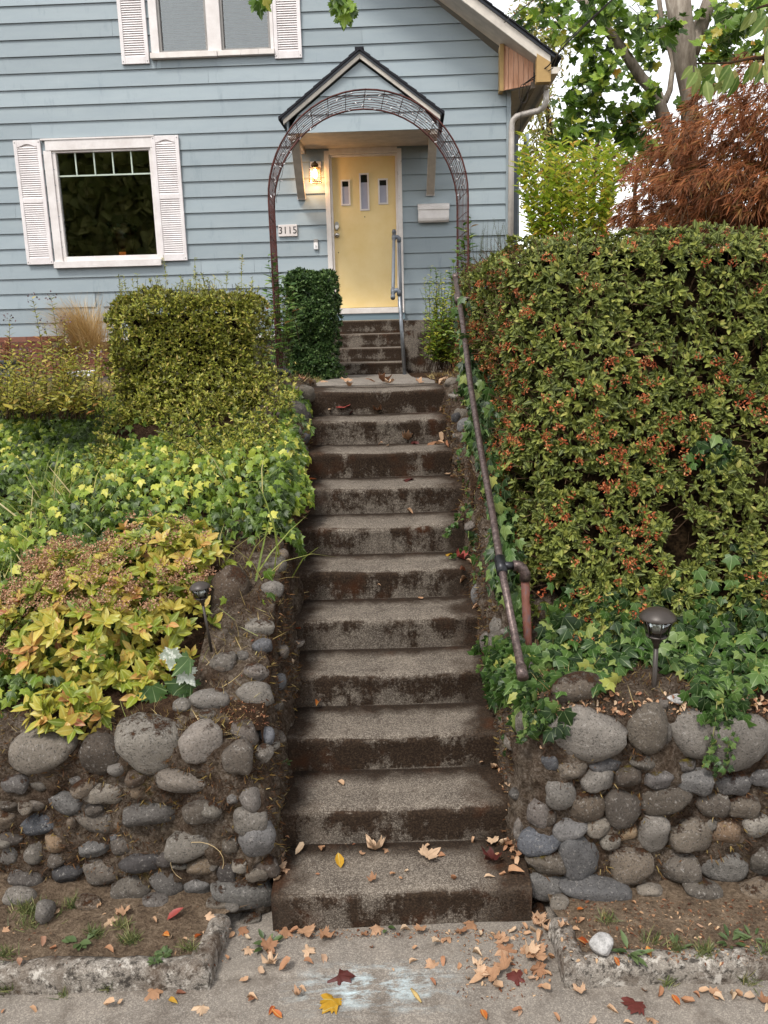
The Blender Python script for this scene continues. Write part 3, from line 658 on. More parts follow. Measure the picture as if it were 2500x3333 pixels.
# ---- lower window
lw = hp(MB().box(WX0-.115, WX1+.1, -.045, .0, WZ1+.02, WZ1+.145), 'window', M_trim, bev=.004)
tag(lw, 'large lower picture window with a row of small panes on top')
for nm, bx in (('casing', (WX0-.15, WX0-.045, -.04, .0, WZ0-.06, WZ1+.02)), ('casing', (WX1+.03, WX1+.075, -.04, .0, WZ0-.06, WZ1+.02)),
               ('head_trim', (WX0-.17, WX1+.09, -.055, -.002, WZ1+.145, WZ1+.165)), ('sill', (WX0-.16, WX1+.06, -.075, .0, WZ0-.145, WZ0-.06)),
               ('sash', (WX0-.045, WX0, -.02, .05, WZ0-.055, WZ1+.02)), ('sash', (WX1, WX1+.03, -.02, .05, WZ0-.055, WZ1+.02)), ('sash', (WX0, WX1, -.02, .05, WZ0-.058, WZ0)), ('sash', (WX0, WX1, -.018, .05, WZ1-.005, WZ1+.019))):
    hp(MB().box(*bx), nm, M_trim, lw, bev=.003)
mz = FX(c1(665, 1110))[1]; M_munt = plain('pale_green_muntin', '#b9c4b4', .5)
hp(MB().box(WX0, WX1, .012, .03, mz-.009, mz+.009), 'muntin', M_munt, lw)
for k in range(1, 5):
    x = WX0+(WX1-WX0)*k/5; hp(MB().box(x-.008, x+.008, .011, .031, mz, WZ1), 'muntin', M_munt, lw)
    hp(MB().box(x-(WX1-WX0)/5+.008, x-.008, .02, .024, mz+.009, WZ1), 'pane', M_glass, lw)
hp(MB().box(WX1-(WX1-WX0)/5+.008, WX1, .02, .024, mz+.009, WZ1), 'pane', M_glass, lw)
hp(MB().box(WX0, WX1, .02, .024, WZ0, mz-.009), 'pane', M_glass, lw)
# ---- upper window pair
uw = hp(MB().box(UX[0][1]+.03, UX[1][0]-.03, -.045, .0, UZ0-.02, UZ1), 'window', M_trim, bev=.004); tag(uw, 'upper pair of windows with closed blinds')
for bx, nm in (((UX[0][0]-.13, UX[0][0]-.03, -.04, .0, UZ0-.02, UZ1), 'casing'), ((UX[1][1]+.03, UX[1][1]+.07, -.04, .0, UZ0-.02, UZ1), 'casing'),
               ((UX[0][0]-.14, (UX[0][1]+UX[1][0])/2+.03, -.085, .0, UZ0-.085, UZ0-.02), 'sill'), (((UX[0][1]+UX[1][0])/2+.035, UX[1][1]+.075, -.075, .0, UZ0-.08, UZ0-.02), 'sill')):
    hp(MB().box(*bx), nm, M_old if nm == 'sill' else M_trim, uw, bev=.003)
M_grey = plain('grey_sash', '#8e8a86', .5)
for x0, x1 in UX:
    for bx in ((x0-.03, x0, -.02, .04, UZ0, UZ1), (x1, x1+.03, -.02, .04, UZ0, UZ1), (x0-.03, x1+.03, -.018, .04, UZ0-.019, UZ0+.012)): hp(MB().box(*bx), 'sash', M_grey, uw)
    hp(MB().box(x0, x1, .02, .024, UZ0, UZ1), 'pane', M_glass, uw)
    b_ = MB(); zz = UZ0
    while zz < UZ1: b_.bar((x0+.005, .06, zz), (x1-.005, .06, zz), .003, .034, (0, -.75, .65)); zz += .042
    hp(b_, 'blind', M_blind, uw)
# ---- shutters
def shutter(x0, x1, z0, z1, arched, mid, gaps):
    fr = .045; m = MB(); s_ = hp(MB().box(x0, x1, -.028, -.021, z0, z1), 'shutter', M_shut)
    for bx in ((x0, x0+fr, z0, z1), (x1-fr, x1, z0, z1)): m.box(bx[0], bx[1], -.05, -.028, bx[2], bx[3])
    m.box(x0+fr, x1-fr, -.049, -.028, z0, z0+.085)
    if arched:
        n = 10; top = [(x0+fr, z1), (x1-fr, z1)]; arc = [(x1-fr-(x1-x0-2*fr)*k/n, z1-.085+.035*math.sin(math.pi*k/n)**2) for k in range(n+1)]
        m.prism(top+arc, -.049, -.028)
    if mid: m.box(x0+fr, x1-fr, -.049, -.028, mid-.03, mid+.03)
    hp(m, 'frame', M_shut, s_, bev=.004)
    me = MB().bar((x0+fr, -.036, 0), (x1-fr, -.036, 0), .004, .034, (0, .55, .83)).mesh('slat'); me.materials.append(M_shut)
    for a, b in gaps:
        zz = a+.014
        while zz < b-.008:
            o = link('slat', me, None, s_); o.location = (0, 0, zz); zz += .0265
    for sx in (x0+.02, x1-.02):
        for sz in (z0+.03, z1-.03): hp(MB().box(sx-.006, sx+.006, -.053, -.05, sz-.006, sz+.006), 'screw', M_grey, s_)
zl0, zl1 = .62*kx, 2.05*kx; zm = FX(c1(230, 1278))[1]
for x0, x1 in ((-4.19*kx, -3.862*kx), (-2.512*kx, -2.188*kx)): shutter(x0, x1, zl0, zl1, True, zm, [(zl0+.085, zm-.03), (zm+.03, zl1-.075)])
for x0, x1 in ((-2.785*kx, -2.462*kx), (-.985*kx, -.668*kx)): shutter(x0, x1, 2.835*kx, 4.3, False, None, [(2.835*kx+.085, 4.2)])
# ---- door
door = hp(MB().box(DX0, DX1, .045, .09, .004, DZ1), 'door', M_door); tag(door, 'flat yellow front door with three small upright panes')
dfr = hp(MB().box(DX0-.09, DX0-.028, -.035, .0, -.03, DZ1+.075), 'door_frame', M_old, bev=.004)
for bx in ((DX1+.028, DX1+.085, -.035, .0, -.03, DZ1+.075), (DX0-.028, DX1+.028, -.034, .0, DZ1+.028, DZ1+.1), (DX0-.027, DX0, -.01, .1, 0, DZ1+.026), (DX1, DX1+.027, -.01, .1, 0, DZ1+.026), (DX0, DX1, -.009, .1, DZ1, DZ1+.025)):
    hp(MB().box(*bx), 'jamb', M_old, dfr, bev=.003)
hp(MB().box(DX0-.09, DX1+.085, -.11, .08, -.075, -.003), 'door_sill', M_old, dfr, bev=.006)
hp(MB().box(DX0-.1, DX1+.09, -.09, .01, -.16, -.076), 'kick_board', siding_mat('slate_blue_board', '#72838b'), dfr)
for q_ in ((755, 1375), (587, 1603)):
    dx, dz = FX(c2(*q_)); hp(MB().tube([(dx, .0449, dz), (dx, .041, dz)], .007, 8), 'peephole', plain('dark_hole', '#3a2f20', .5), door)
M_curtain = plain('white_curtain', '#c9c6d6', .8, .1)
for a, b in (((600,1140),(665,1303)), ((718,1098),(786,1335)), ((838,1132),(905,1295))):
    (x0, z1), (x1, z0) = FX(c2(*a)), FX(c2(*b)); f_ = MB()
    for bx in ((x0, x0+.02, z0, z1), (x1-.02, x1, z0, z1), (x0+.02, x1-.02, z0, z0+.02), (x0+.02, x1-.02, z1-.02, z1)): f_.box(bx[0], bx[1], .03, .0455, bx[2], bx[3])
    lt = hp(f_, 'pane_frame', M_trim, door, bev=.002)
    hp(MB().box(x0+.02, x1-.02, .0435, .0447, z0+.02, z1-.02), 'pane', M_glass if 0 else plain('painted_sky_glass', '#a9a9b8', .08, .6, var=.05), lt)  # pale sky reflection put into the pane colour
    hp(MB().box(x0+.02, x1-.02, .0420, .0434, z1-.02-(z1-z0)*.2, z1-.02), 'dark_reflection_strip', plain('dark_reflection', '#17171a', .08, .6), lt)  # dark top of the reflection, painted as a strip over the glass
M_chrome = plain('brushed_nickel', '#b5b1aa', .3, .5, .9)
dx, dz = FX(c2(578, 1435)); m = MB().tube([(dx, .046, dz), (dx, .022, dz)], .0, 3)
dead = hp(MB().add([], []).prism([(dx+.035*math.cos(t)*.85, dz+.055*math.sin(t)) for t in np.linspace(0, 2*math.pi, 20, endpoint=False)], .015, .0449), 'deadbolt', M_chrome, door, bev=.004)
hp(MB().prism([(dx+.024*math.cos(t), dz-.012+.024*math.sin(t)) for t in np.linspace(0, 2*math.pi, 18, endpoint=False)], .004, .0149), 'turn_button', plain('white_dial', '#e9e7e2', .4), dead)
dx, dz = FX(c2(580, 1492)); kn = hp(MB().prism([(dx+.032*math.cos(t), dz+.032*math.sin(t)) for t in np.linspace(0, 2*math.pi, 18, endpoint=False)], .03, .0448), 'knob', M_chrome, door, bev=.003)
hp(MB().tube([(dx, .031, dz), (dx, .01, dz), (dx, -.005, dz), (dx, -.015, dz)], [.014, .014, .028, .018], 14), 'handle', M_chrome, kn, True)
# ---- porch roof
OFF = 1.0
ax, az = FX(c2(720, 318), OFF); (lx, lz), (rx, rz_) = FX(c2(240, 742), OFF), FX(c2(1234, 702), OFF); ez = (lz+rz_)/2
bl, br = FX(c2(262, 850), OFF), FX(c2(1225, 812), OFF); bz = (bl[1]+br[1])/2; gx0, gx1 = bl[0], br[0]; mxm = (gx0+gx1)/2; ax = (ax+mxm)/2
porch = hp(MB().box(gx0+.02, gx1-.02, -OFF+.02, -.03, bz+.012, bz+.03), 'porch_roof', M_soff)
nb = 6
for k in range(nb): hp(MB().box(gx0+.02, gx1-.02, -OFF+.03+k*(OFF-.06)/nb, -OFF+.03+(k+1)*(OFF-.06)/nb-.004, bz, bz+.0119), 'soffit_plank', M_soff, porch)
slope = (az-ez)/((rx-lx)/2)
def gline(x, dz_=0): return az-dz_-abs(x-ax)*slope
zz = bz-.005; k = 0                                            # gable boards
while zz < az-.14:
    z2 = min(zz+EXP, az-.125)
    def gx(zv): return (az-.12-zv)/slope
    a, b = max(gx0, ax-gx(zz)), min(gx1, ax+gx(zz)); a2, b2 = max(gx0, ax-gx(z2)), min(gx1, ax+gx(z2))
    hp(MB().prism([(a, zz), (b, zz), (b2, z2-.001), (a2, z2-.001)], -OFF-.012, -OFF+.018) if k < 0 else
       MB().add([(a,-OFF-.016,zz),(b,-OFF-.016,zz),(b2,-OFF,z2-.001),(a2,-OFF,z2-.001),(a,-OFF+.015,zz),(b,-OFF+.015,zz),(b2,-OFF+.015,z2-.001),(a2,-OFF+.015,z2-.001)],
                [(0,1,2,3),(4,7,6,5),(0,4,5,1),(1,5,6,2),(2,6,7,3),(3,7,4,0)]), 'siding_board', M_sid, porch)
    zz = z2; k += 1
for sx, ex in ((-1, lx), (1, rx)):
    T = lambda x, d0: (x, gline(x, d0))
    poly = [T(ax, .048), T(ex, .048), T(ex, .098), T(ax, .098)]
    hp(MB().prism(poly if sx > 0 else poly[::-1], -OFF-.05, -OFF-.018), 'rake_board', M_fascia, porch, bev=.003)
    poly = [T(ax, .02), T(ex+sx*.015, .02), T(ex+sx*.015, .047), T(ax, .047)]
    hp(MB().prism(poly if sx > 0 else poly[::-1], -OFF-.062, -.03), 'roof_deck', plain('drip_edge', '#5b5f66', .5), porch)
    L = math.hypot(ex-ax, ez-az); nn = 9
    for q in range(nn):                                       # shingle courses, each a little proud of the one below it
        a, b = ax+(ex+sx*.03-ax)*q/nn, ax+(ex+sx*.03-ax)*(q+1)/nn+.02*sx
        poly = [(a, gline(a, -.004)), (b, gline(b, -.016)), (b, gline(b, .0195)), (a, gline(a, .0195))]
        hp(MB().prism(poly if sx > 0 else poly[::-1], -OFF-.085-.006*random.random(), -.03), 'shingle_course', M_shing, porch)
    xb = gx0+.06 if sx < 0 else gx1-.06
    hp(MB().box(min(xb-sx*.04, xb+sx*.05), max(xb-sx*.04, xb+sx*.05), -OFF+.02, -.04, bz-.055, bz-.002), 'soffit_beam', M_soff, porch)
    xw = FX(c2(358, 1270))[0] if sx < 0 else FX(c2(1173, 1240))[0]
    zw = FX(c2(1173, 1240))[1]
    hp(MB().bar((xw, -.02, zw+.02), (xb, -OFF+.25, bz-.03), .10, .09, (0, 1, .3)), 'bracket', M_soff, porch, bev=.005)
    hp(MB().box(xw-.055, xw+.055, -.06, -.0215, zw-.01, zw+.02), 'bracket_foot', M_trim, porch)
    hp(MB().box(gx0 if sx < 0 else gx1-.02, gx0+.02 if sx < 0 else gx1, -OFF+.016, -.03, bz, gline(gx0 if sx < 0 else gx1, .056)), 'cheek', M_sid, porch)
hp(MB().box(ax-.05, ax+.05, -OFF-.09, -.03, az-.012, az+.012), 'ridge_cap', M_shing, porch)
# ---- main roof: rake overhang, eave box, gutter and downpipes
RO = .50
f0, f1 = FX(c2(1365, 0), RO), FX(c2(1635, 205), RO); fs = (f1[1]-f0[1])/(f1[0]-f0[0])
s0, s1 = FX(c2(1440, 0), RO+.03), FX(c2(1659, 175), RO+.03)
tipx = FX(c5(1000, 260), RO)[0]; xa = -.6
fz = lambda x: f0[1]+(x-f0[0])*fs
sz = lambda x: fz(x)+.165
roof = hp(MB().prism([(xa, fz(xa)), (tipx, fz(tipx)), (tipx, fz(tipx)+.13), (xa, fz(xa)+.13)], -RO-.02, -RO+.01), 'roof', M_fascia); bevel(roof, .004)
tag(roof, 'main roof with pale fascia and black shingle edge')
hp(MB().prism([(xa, sz(xa)-.034), (tipx+.05, sz(tipx+.05)-.034), (tipx+.05, sz(tipx+.05)), (xa, sz(xa))], -RO-.04, 8), 'roof_deck', plain('roof_edge', '#4a4d55', .6), roof)
for q in range(22):
    a = xa+(tipx+.09-xa)*q/22; b = xa+(tipx+.09-xa)*(q+1)/22+.03
    hp(MB().prism([(a, sz(a)+.001), (b, sz(b)+.001), (b, sz(b)+.022), (a, sz(a)+.008)], -RO-.07-.008*random.random(), 8), 'shingle_course', M_shing, roof)
hp(MB().prism([(xa, fz(xa)+.0), (tipx-.05, fz(tipx-.05)), (tipx-.05, fz(tipx-.05)+.02), (xa, fz(xa)+.02)], -RO+.01, -.002), 'soffit', M_soff, roof)
cedar = NT('cedar_boards'); _p = cedar.co('Object'); _c = cedar.ramp(cedar.noise(cedar.map(_p, (14, 14, 2)), 1.2, 6, .65, .6), [(.3, lin('#b07a58')), (.55, lin('#d3a183')), (.75, lin('#e2bfa4'))])
cedar.set(_c, .6, .3); M_cedar = cedar.m; M_newwood = plain('new_pine', '#b0905e', .6, .3, var=.08)
cx0, cz1 = FX(c5(372, 150), RO*.3); cx1 = FX(c5(805, 330), RO*.9)[0]; czb0 = FX(c5(372, 600), RO*.3)[1]; czb1 = FX(c5(805, 460), RO*.9)[1]
yA, yB = -.16, -RO+.03
for q in range(6):                                            # boxed eave end, fresh boards
    a = q/6.; b = (q+1)/6.-.012; X = lambda u: cx0+(cx1-cx0)*u; Yy = lambda u: yA+(yB-yA)*u*.35; ZB = lambda u: czb0+(czb1-czb0)*u
    hp(MB().add([(X(a),Yy(a),ZB(a)),(X(b),Yy(b),ZB(b)),(X(b),Yy(b),fz(X(b))),(X(a),Yy(a),fz(X(a))),(X(a),Yy(a)+.02,ZB(a)),(X(b),Yy(b)+.02,ZB(b)),(X(b),Yy(b)+.02,fz(X(b))),(X(a),Yy(a)+.02,fz(X(a)))],
        [(0,1,2,3),(4,7,6,5),(0,4,5,1),(1,5,6,2),(2,6,7,3),(3,7,4,0)]), 'cedar_board', M_cedar, roof)
hp(MB().box(cx0-.05, cx0-.003, yA-.03, .0, czb0-.01, fz(cx0)), 'wood_cleat', M_newwood, roof)
bx0, bx1 = FX(c5(812, 400), RO)[0], FX(c5(1003, 400), RO)[0]; bz0, bz1 = FX(c5(900, 490), RO)[1], FX(c5(900, 205), RO)[1]
hp(MB().prism([(bx0, bz0), (bx1, bz0), (bx1, fz(bx1)+.06), (bx0, fz(bx0)+.04)], -RO-.024, -RO+.10), 'wood_block', M_newwood, roof)
ge0, ge1 = bx1+.005, FX(c5(1150, 300), RO)[0]; gz1 = FX(c5(1090, 280), RO)[1]; gz0 = FX(c5(1090, 372), RO)[1]
gut = hp(MB().prism([(ge0, gz0), (ge1-.035, gz0), (ge1, gz1), (ge0, gz1)], -RO, 8.0), 'gutter', M_fascia, roof, bev=.004)
hp(MB().add([(CX1-.02, -.01, czb0+.02), (bx1+.02, -RO+.05, gz0-.05), (bx1+.02, 8, gz0-.05), (CX1-.02, 8, czb0+.02)], [(0,1,2,3)]), 'eave_soffit', M_soff, roof)
hp(MB().box(bx1-.03, bx1+.004, -RO+.101, 8, gz0-.12, gz1-.01), 'eave_fascia', M_soff, roof)
hp(MB().box(bx1-.20, bx1-.15, -RO+.2, 8, gz0-.10, gz0-.03), 'eave_batten', plain('brown_batten', '#75695c', .7), roof)
def H(p, off):                                                # pixel on facade-parallel plane -> house local point
    x, zv = FX(p, off); return Vector((x, -off, zv))
def pipe_mat():
    return plain('downpipe_metal', '#bdb5ac', .45, .5, .2)
M_pipe = pipe_mat()
hp(MB().tube([H(c5(950, 600), .30), H(c5(945, 740), .29), H(c5(915, 820), .26), H(c5(850, 870), .22), H(c5(640, 920), .10), H(c5(545, 950), .07), H(c5(495, 1000), .055), H(c5(478, 1080), .05), Vector((FX(c5(476, 1300), .05)[0], -.05, FX(c5(476, 1300), .05)[1])), Vector((FX(c5(476, 1300), .05)[0], -.05, -.4))], .037, 10), 'downpipe', M_pipe, roof, True)
hp(MB().tube([H(c5(678, 1190), -3.0), H(c5(672, 1400), -3.0), H(c5(640, 1560), -3.0), H(c5(555, 1720), -3.0), H(c5(545, 1850), -3.0), H(c5(545, 2600), -3.0)], .045, 10), 'downpipe', plain('blue_downpipe', '#97a5aa', .5), roof, True)
hp(MB().box(CX1+.06, CX1+.13, .25, .35, -.3, FX(c5(520, 1140), 0)[1]), 'service_conduit', plain('grey_conduit', '#5f6468', .6), roof)

# ================================================================ THINGS AT THE HOUSE
def HW(p): return FO+FU*p[0]+FN*p[1]+Vector((0, 0, p[2]))
def hthing(name, label, cat, base, group=None):
    o = thing(name, label, cat, HW(base), group, -FA); o['_b'] = list(base); return o
def hb(mb, name, mat, root, parent=None, smooth=False, bev=0):
    b = root['_b']; mb.v = [(v[0]-b[0], v[1]-b[1], v[2]-b[2]) for v in mb.v]
    o = mb.build(name, mat, parent or root, True, smooth)
    if bev: bevel(o, bev)
    return o
# ---- porch steps
M_pstep = concrete('porch_concrete', edge=False)
zb = -.83; sxl, sxr = FX((722*K, 800*K), 1.15)[0], FX((874*K, 800*K), 1.15)[0]; sxl -= .12
ps = hthing('porch_steps', 'short flight of four dark mossy concrete steps below the yellow door', 'steps', ((sxl+sxr)/2, -1.2, zb))
for i in range(4):
    yf = -1.16+.27*i; z1 = zb+.166*(i+1); P = []
    for k in range(31):
        x = sxl+(sxr-sxl)*k/30.; row = []
        for dy, z in ((.004, z1-.22), (.0, z1-.05), (-.003, z1-.02), (.004, z1-.005), (.02, z1), (.30 if i < 3 else .34, z1+.004), (.30 if i < 3 else .34, z1-.22)):
            w = nz((x, yf+i, z), 7)*.007; row.append((x, yf+dy+(w if dy < .1 else 0), z+w*.4))
        row.append(row[0]); P.append(row)
    m = MB().grid(P); m.f += [tuple(range(7)), tuple(30*8+j for j in range(7))[::-1]]; hb(m, 'step', M_pstep, ps, smooth=False)
hb(MB().box(sxr+.002, sxr+.62, -.62, -.03, zb-.15, zb+.655), 'plinth', M_pstep, ps, bev=.01)
# ---- porch handrail of grey pipe
M_galv = plain('galvanised_pipe', '#8d9196', .4, .5, .75, var=.2, sc=18); M_gpaint = plain('grey_pipe_paint', '#6f747b', .5, .4, .2)
def elbow(p, q, r_, rr): return MB().tube([p, q], rr, 12)
b0 = H((874*K, 800*K), 1.25); b1 = H((862*K, 629*K), 1.25); t1 = H((849*K, 629*K), 1.27); b2 = H((862*K, 514*K), .30); t2 = H((851*K, 512*K), .31)
b0.z = zb+.0
pr = hthing('pipe_handrail', 'short grey pipe handrail standing beside the porch steps', 'handrail', tuple(b0))
hb(MB().tube([b0, b1+Vector((0, 0, -.01))], .021, 12), 'post', M_galv, pr, smooth=True)
hb(MB().lathe([(.05, 0), (.05, .006), (.03, .012), (.028, .025)], b0, 16), 'base_flange', M_galv, pr)
hb(MB().tube([Vector((b2.x+.01, b2.y, zb+.66)), b2], .021, 12), 'post', M_gpaint, pr, smooth=True)
for a, t_ in ((b1, t1), (b2, t2)):
    hb(MB().tube([a+Vector((0, 0, -.05)), a+Vector((0, 0, -.005)), a+Vector((-.02, 0, .012)), t_], [.028, .028, .027, .025], 12), 'elbow', M_gpaint, pr, smooth=True)
d_ = (t2-t1).normalized()
hb(MB().tube([t1-d_*.12, t2+d_*.12], .021, 12), 'rail', M_gpaint, pr, smooth=True)
for t_ in (t1, t2): hb(MB().tube([t_-d_*.045, t_+d_*.045], .028, 12), 'tee', M_gpaint, pr, smooth=True)
for t_ in (t1-d_*.14, t2+d_*.10): hb(MB().tube([t_, t_+d_*.045], .027, 12), 'end_cap', M_gpaint, pr, smooth=True)
# ---- wall lantern
lc = FX(c2(440, 1095), .14); lx_, lz_ = lc
M_brass = plain('aged_brass', '#6a5237', .45, .5, .7); M_lglass = NT('lantern_glass'); _t = M_lglass
_tr = _t.n('BsdfTransparent'); _tr.inputs[0].default_value = (.95, .85, .7, 1); _gl = _t.n('BsdfGlossy'); _gl.inputs['Roughness'].default_value = .08; _mx = _t.n('MixShader'); _mx.inputs[0].default_value = .14
_t.l(_tr.outputs[0], _mx.inputs[1]); _t.l(_gl.outputs[0], _mx.inputs[2]); _t.l(_mx.outputs[0], _t.out.inputs[0]); M_lglass = _t.m
lan = hthing('wall_lantern', 'lit brass wall lantern with glass sides left of the yellow door', 'lantern', (lx_, 0, lz_))
hb(MB().box(lx_-.07, lx_+.07, -.035, -.018, lz_+.02, lz_+.15), 'back_plate', M_trim, lan, bev=.004)
hb(MB().tube([(lx_, -.035, lz_+.11), (lx_, -.08, lz_+.135), (lx_, -.13, lz_+.125), (lx_, -.14, lz_+.10)], .012, 8), 'arm', M_brass, lan, smooth=True)
def hexp(r_, z): return [(lx_+r_*math.cos(t), -.14+r_*math.sin(t), z) for t in [math.pi/6+k*math.pi/3 for k in range(6)]]
hb(MB().lathe([(.02, .12), (.045, .10), (.05, .075), (.03, .065), (.075, .055), (.075, .048)], (lx_, -.14, lz_), 12), 'cap', M_brass, lan)
tp, bt = hexp(.078, lz_+.05), hexp(.085, lz_-.12)
m = MB()
for k in range(6): m.tube([tp[k], bt[k]], .004, 6); m.tube([bt[k], bt[(k+1) % 6]], .005, 6)
hb(m, 'cage', M_brass, lan)
for k in range(6):
    j = (k+1) % 6; hb(MB().add([tp[k], tp[j], bt[j], bt[k]], [(0, 1, 2, 3)]), 'pane', M_lglass, lan)
_t = NT('lamp_glow'); _e = _t.n('Emission'); _e.inputs[0].default_value = (1, .62, .28, 1); _e.inputs[1].default_value = 14; _t.l(_e.outputs[0], _t.out.inputs[0])
hb(MB().lathe([(.012, .04), (.022, .02), (.028, -.02), (.022, -.06), (.008, -.075)], (lx_, -.14, lz_), 12), 'bulb', _t.m, lan, smooth=True)
pl = bpy.data.lights.new('lantern_light', 'POINT'); pl.energy = 2.2; pl.color = (1, .6, .28); pl.shadow_soft_size = .03
plo = bpy.data.objects.new('lantern_light', pl); col.objects.link(plo); plo.parent = lan; plo.location = (0, -.14, -.105)
# ---- letter box, number plate, bell
(x0, z1), (x1, z0) = FX(c2(1092, 1290), .1), FX(c2(1295, 1408), .1); M_box = worn_white('letterbox_enamel', '#e0d9d3')
mbx = hthing('letter_box', 'white metal letter box on the wall right of the door', 'letter box', ((x0+x1)/2, 0, z0))
prof = [(-.022, z0+.02), (-.022, z1-.02), (-.095, z1-.045), (-.11, z1-.075), (-.115, z0+.05), (-.105, z0+.02), (-.08, z0), (-.04, z0)]
m = MB(); n = len(prof); m.add([(x, y, z) for x in (x0+.006, x1-.006) for y, z in prof], [tuple(range(n))[::-1], tuple(range(n, 2*n))]+[(i, (i+1) % n, (i+1) % n+n, i+n) for i in range(n)]); hb(m, 'box', M_box, mbx, bev=.006)
lp = [(-.0215, z1-.018), (-.0215, z1), (-.09, z1-.018), (-.122, z1-.045), (-.124, z1-.085), (-.119, z1-.085), (-.117, z1-.05), (-.088, z1-.026)]; n = len(lp)
m = MB(); m.add([(x, y, z) for x in (x0, x1) for y, z in lp], [tuple(range(n))[::-1], tuple(range(n, 2*n))]+[(i, (i+1) % n, (i+1) % n+n, i+n) for i in range(n)]); hb(m, 'lid', M_box, mbx, bev=.003)
(x0, z1), (x1, z0) = FX(c2(205, 1429), .04), FX(c2(328, 1500), .04)
pq = hthing('number_plaque', 'small white house number plaque reading 3115', 'plaque', ((x0+x1)/2, 0, z0))
hb(MB().box(x0, x1, -.045, -.016, z0, z1), 'board', worn_white('plaque_paint', '#cfc4be'), pq, bev=.004)
cu = bpy.data.curves.new('digits', 'FONT'); cu.body = '3115'; cu.size = (z1-z0)*.86; cu.extrude = .0015; cu.align_x = 'CENTER'; cu.align_y = 'CENTER'; cu.space_character = 1.0; cu.offset = -.0005
tmp = bpy.data.objects.new('digits', cu); col.objects.link(tmp); bpy.context.view_layer.update()
me = bpy.data.meshes.new_from_object(tmp.evaluated_get(bpy.context.evaluated_depsgraph_get())); bpy.data.objects.remove(tmp)
dg = link('digits', me, plain('black_digits', '#26211e', .6), pq, True); dg.location = ((0), -.047, (z1-z0)*.5); dg.rotation_euler = (rad(90), 0, 0)
bx_, bz_ = FX(c2(446, 1557), .03); db = hthing('door_bell', 'small white doorbell button under the number plaque', 'doorbell', (bx_, 0, bz_-.055))
hb(MB().box(bx_-.028, bx_+.028, -.045, -.015, bz_-.055, bz_+.03), 'case', plain('white_plastic', '#e9e6e4', .4), db, bev=.004)
hb(MB().box(bx_-.026, bx_+.026, -.038, -.014, bz_+.031, bz_+.075), 'bracket', M_grey, db)
hb(MB().tube([(bx_, -.044, bz_-.01), (bx_, -.05, bz_-.01)], .012, 14), 'button', plain('bell_button', '#d6d3cf', .3), db)
# ---- ornament behind the lower window
ox, oz = FX(c1(785, 1520), -.45); orn = hthing('glass_lantern', 'dark red glass lantern with leafy trim seen behind the lower window', 'ornament', (ox, .45, oz-.25))
_t = NT('red_glass'); _t.set(lin('#3f1512'), .15, .6); hb(MB().lathe([(.05, -.25), (.11, -.2), (.15, -.05), (.16, .1), (.12, .2), (.05, .23)], (ox, .45, oz), 16), 'glass_body', _t.m, orn, smooth=True)
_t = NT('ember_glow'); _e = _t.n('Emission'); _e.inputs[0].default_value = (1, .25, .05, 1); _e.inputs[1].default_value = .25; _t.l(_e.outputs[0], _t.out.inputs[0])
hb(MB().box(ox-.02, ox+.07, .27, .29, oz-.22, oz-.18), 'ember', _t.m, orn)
for k in range(16):
    a = k/16*2*math.pi; hb(MB().lathe([(.012, -.03), (.035, 0), (.012, .03)], (ox+.19*math.cos(a)*.95, .45+.15*math.sin(a), oz+.12+.08*math.sin(k*2.3)), 7), 'leaf_bead', plain('dark_green_glass', '#1f3320', .2, .5) if k == 0 else bpy.data.materials['dark_green_glass'], orn, smooth=True)
hb(MB().tube([(ox, .45, oz-.25), (ox, .45, WZ0-.34)], .03, 8), 'stand', M_brass, orn)

# ================================================================ STAIR HANDRAIL
M_rust = NT('rusty_pipe'); _t = M_rust; _p = _t.geo(); _f = _t.noise(_p, 55, 6, .75)
_c = _t.ramp(_f, [(.28, lin('#2b2422')), (.48, lin('#554743')), (.62, lin('#72625c')), (.78, lin('#a09793'))]); _t.bump(_f, .4, .003); _t.set(_c, .4, .5, .5); M_rust = _t.m
M_post = NT('brown_rusted_post'); _t = M_post; _p = _t.geo(); _f = _t.noise(_t.map(_p, (1, 1, .5)), 30, 6, .75); _t.bump(_f, .4, .003)
_t.set(_t.ramp(_f, [(.3, lin('#3a2622')), (.5, lin('#6b3f30')), (.66, lin('#54474a')), (.8, lin('#8c4c35'))]), .65, .4, .2); M_post = _t.m
M_blackpipe = plain('black_fitting', '#2b2b2e', .4, .5, .5, var=.4, sc=40)
e0 = at_y(1128*K, 1455*K, 2.86); SLP = RI/TR
def on_rail(vx, vy):
    d = ray(vx*K, vy*K); a = d.z/d.y; Y = (e0.z-SLP*e0.y-EYE.z)/(a-SLP); return at_y(vx*K, vy*K, Y)
et, e1 = on_rail(1082, 1222), on_rail(984, 600)
rail = thing('pipe_handrail', 'long rusty pipe handrail sloping up the right side of the garden steps', 'handrail', (e0.x+.1, e0.y, 0))
pts = [e0, et, on_rail(1062, 1100), on_rail(1040, 980), on_rail(1016, 830), on_rail(1000, 700), e1]
MB().tube(pts, .0162, 14).build('rail', M_rust, rail, smooth=True)
d_ = (e0-et).normalized()
MB().tube([e0-d_*.03, e0+d_*.02], .022, 14).build('end_cap', M_rust, rail, smooth=True)
MB().tube([et-d_*.045, et+d_*.045], .024, 14).build('tee', M_blackpipe, rail, smooth=True)
pp = at_y(1115*K, 1222*K, et.y+.0); pk = pp+Vector((.035, .0, -.03))
MB().tube([et, pp], .018, 12).build('nipple', M_blackpipe, rail, smooth=True)
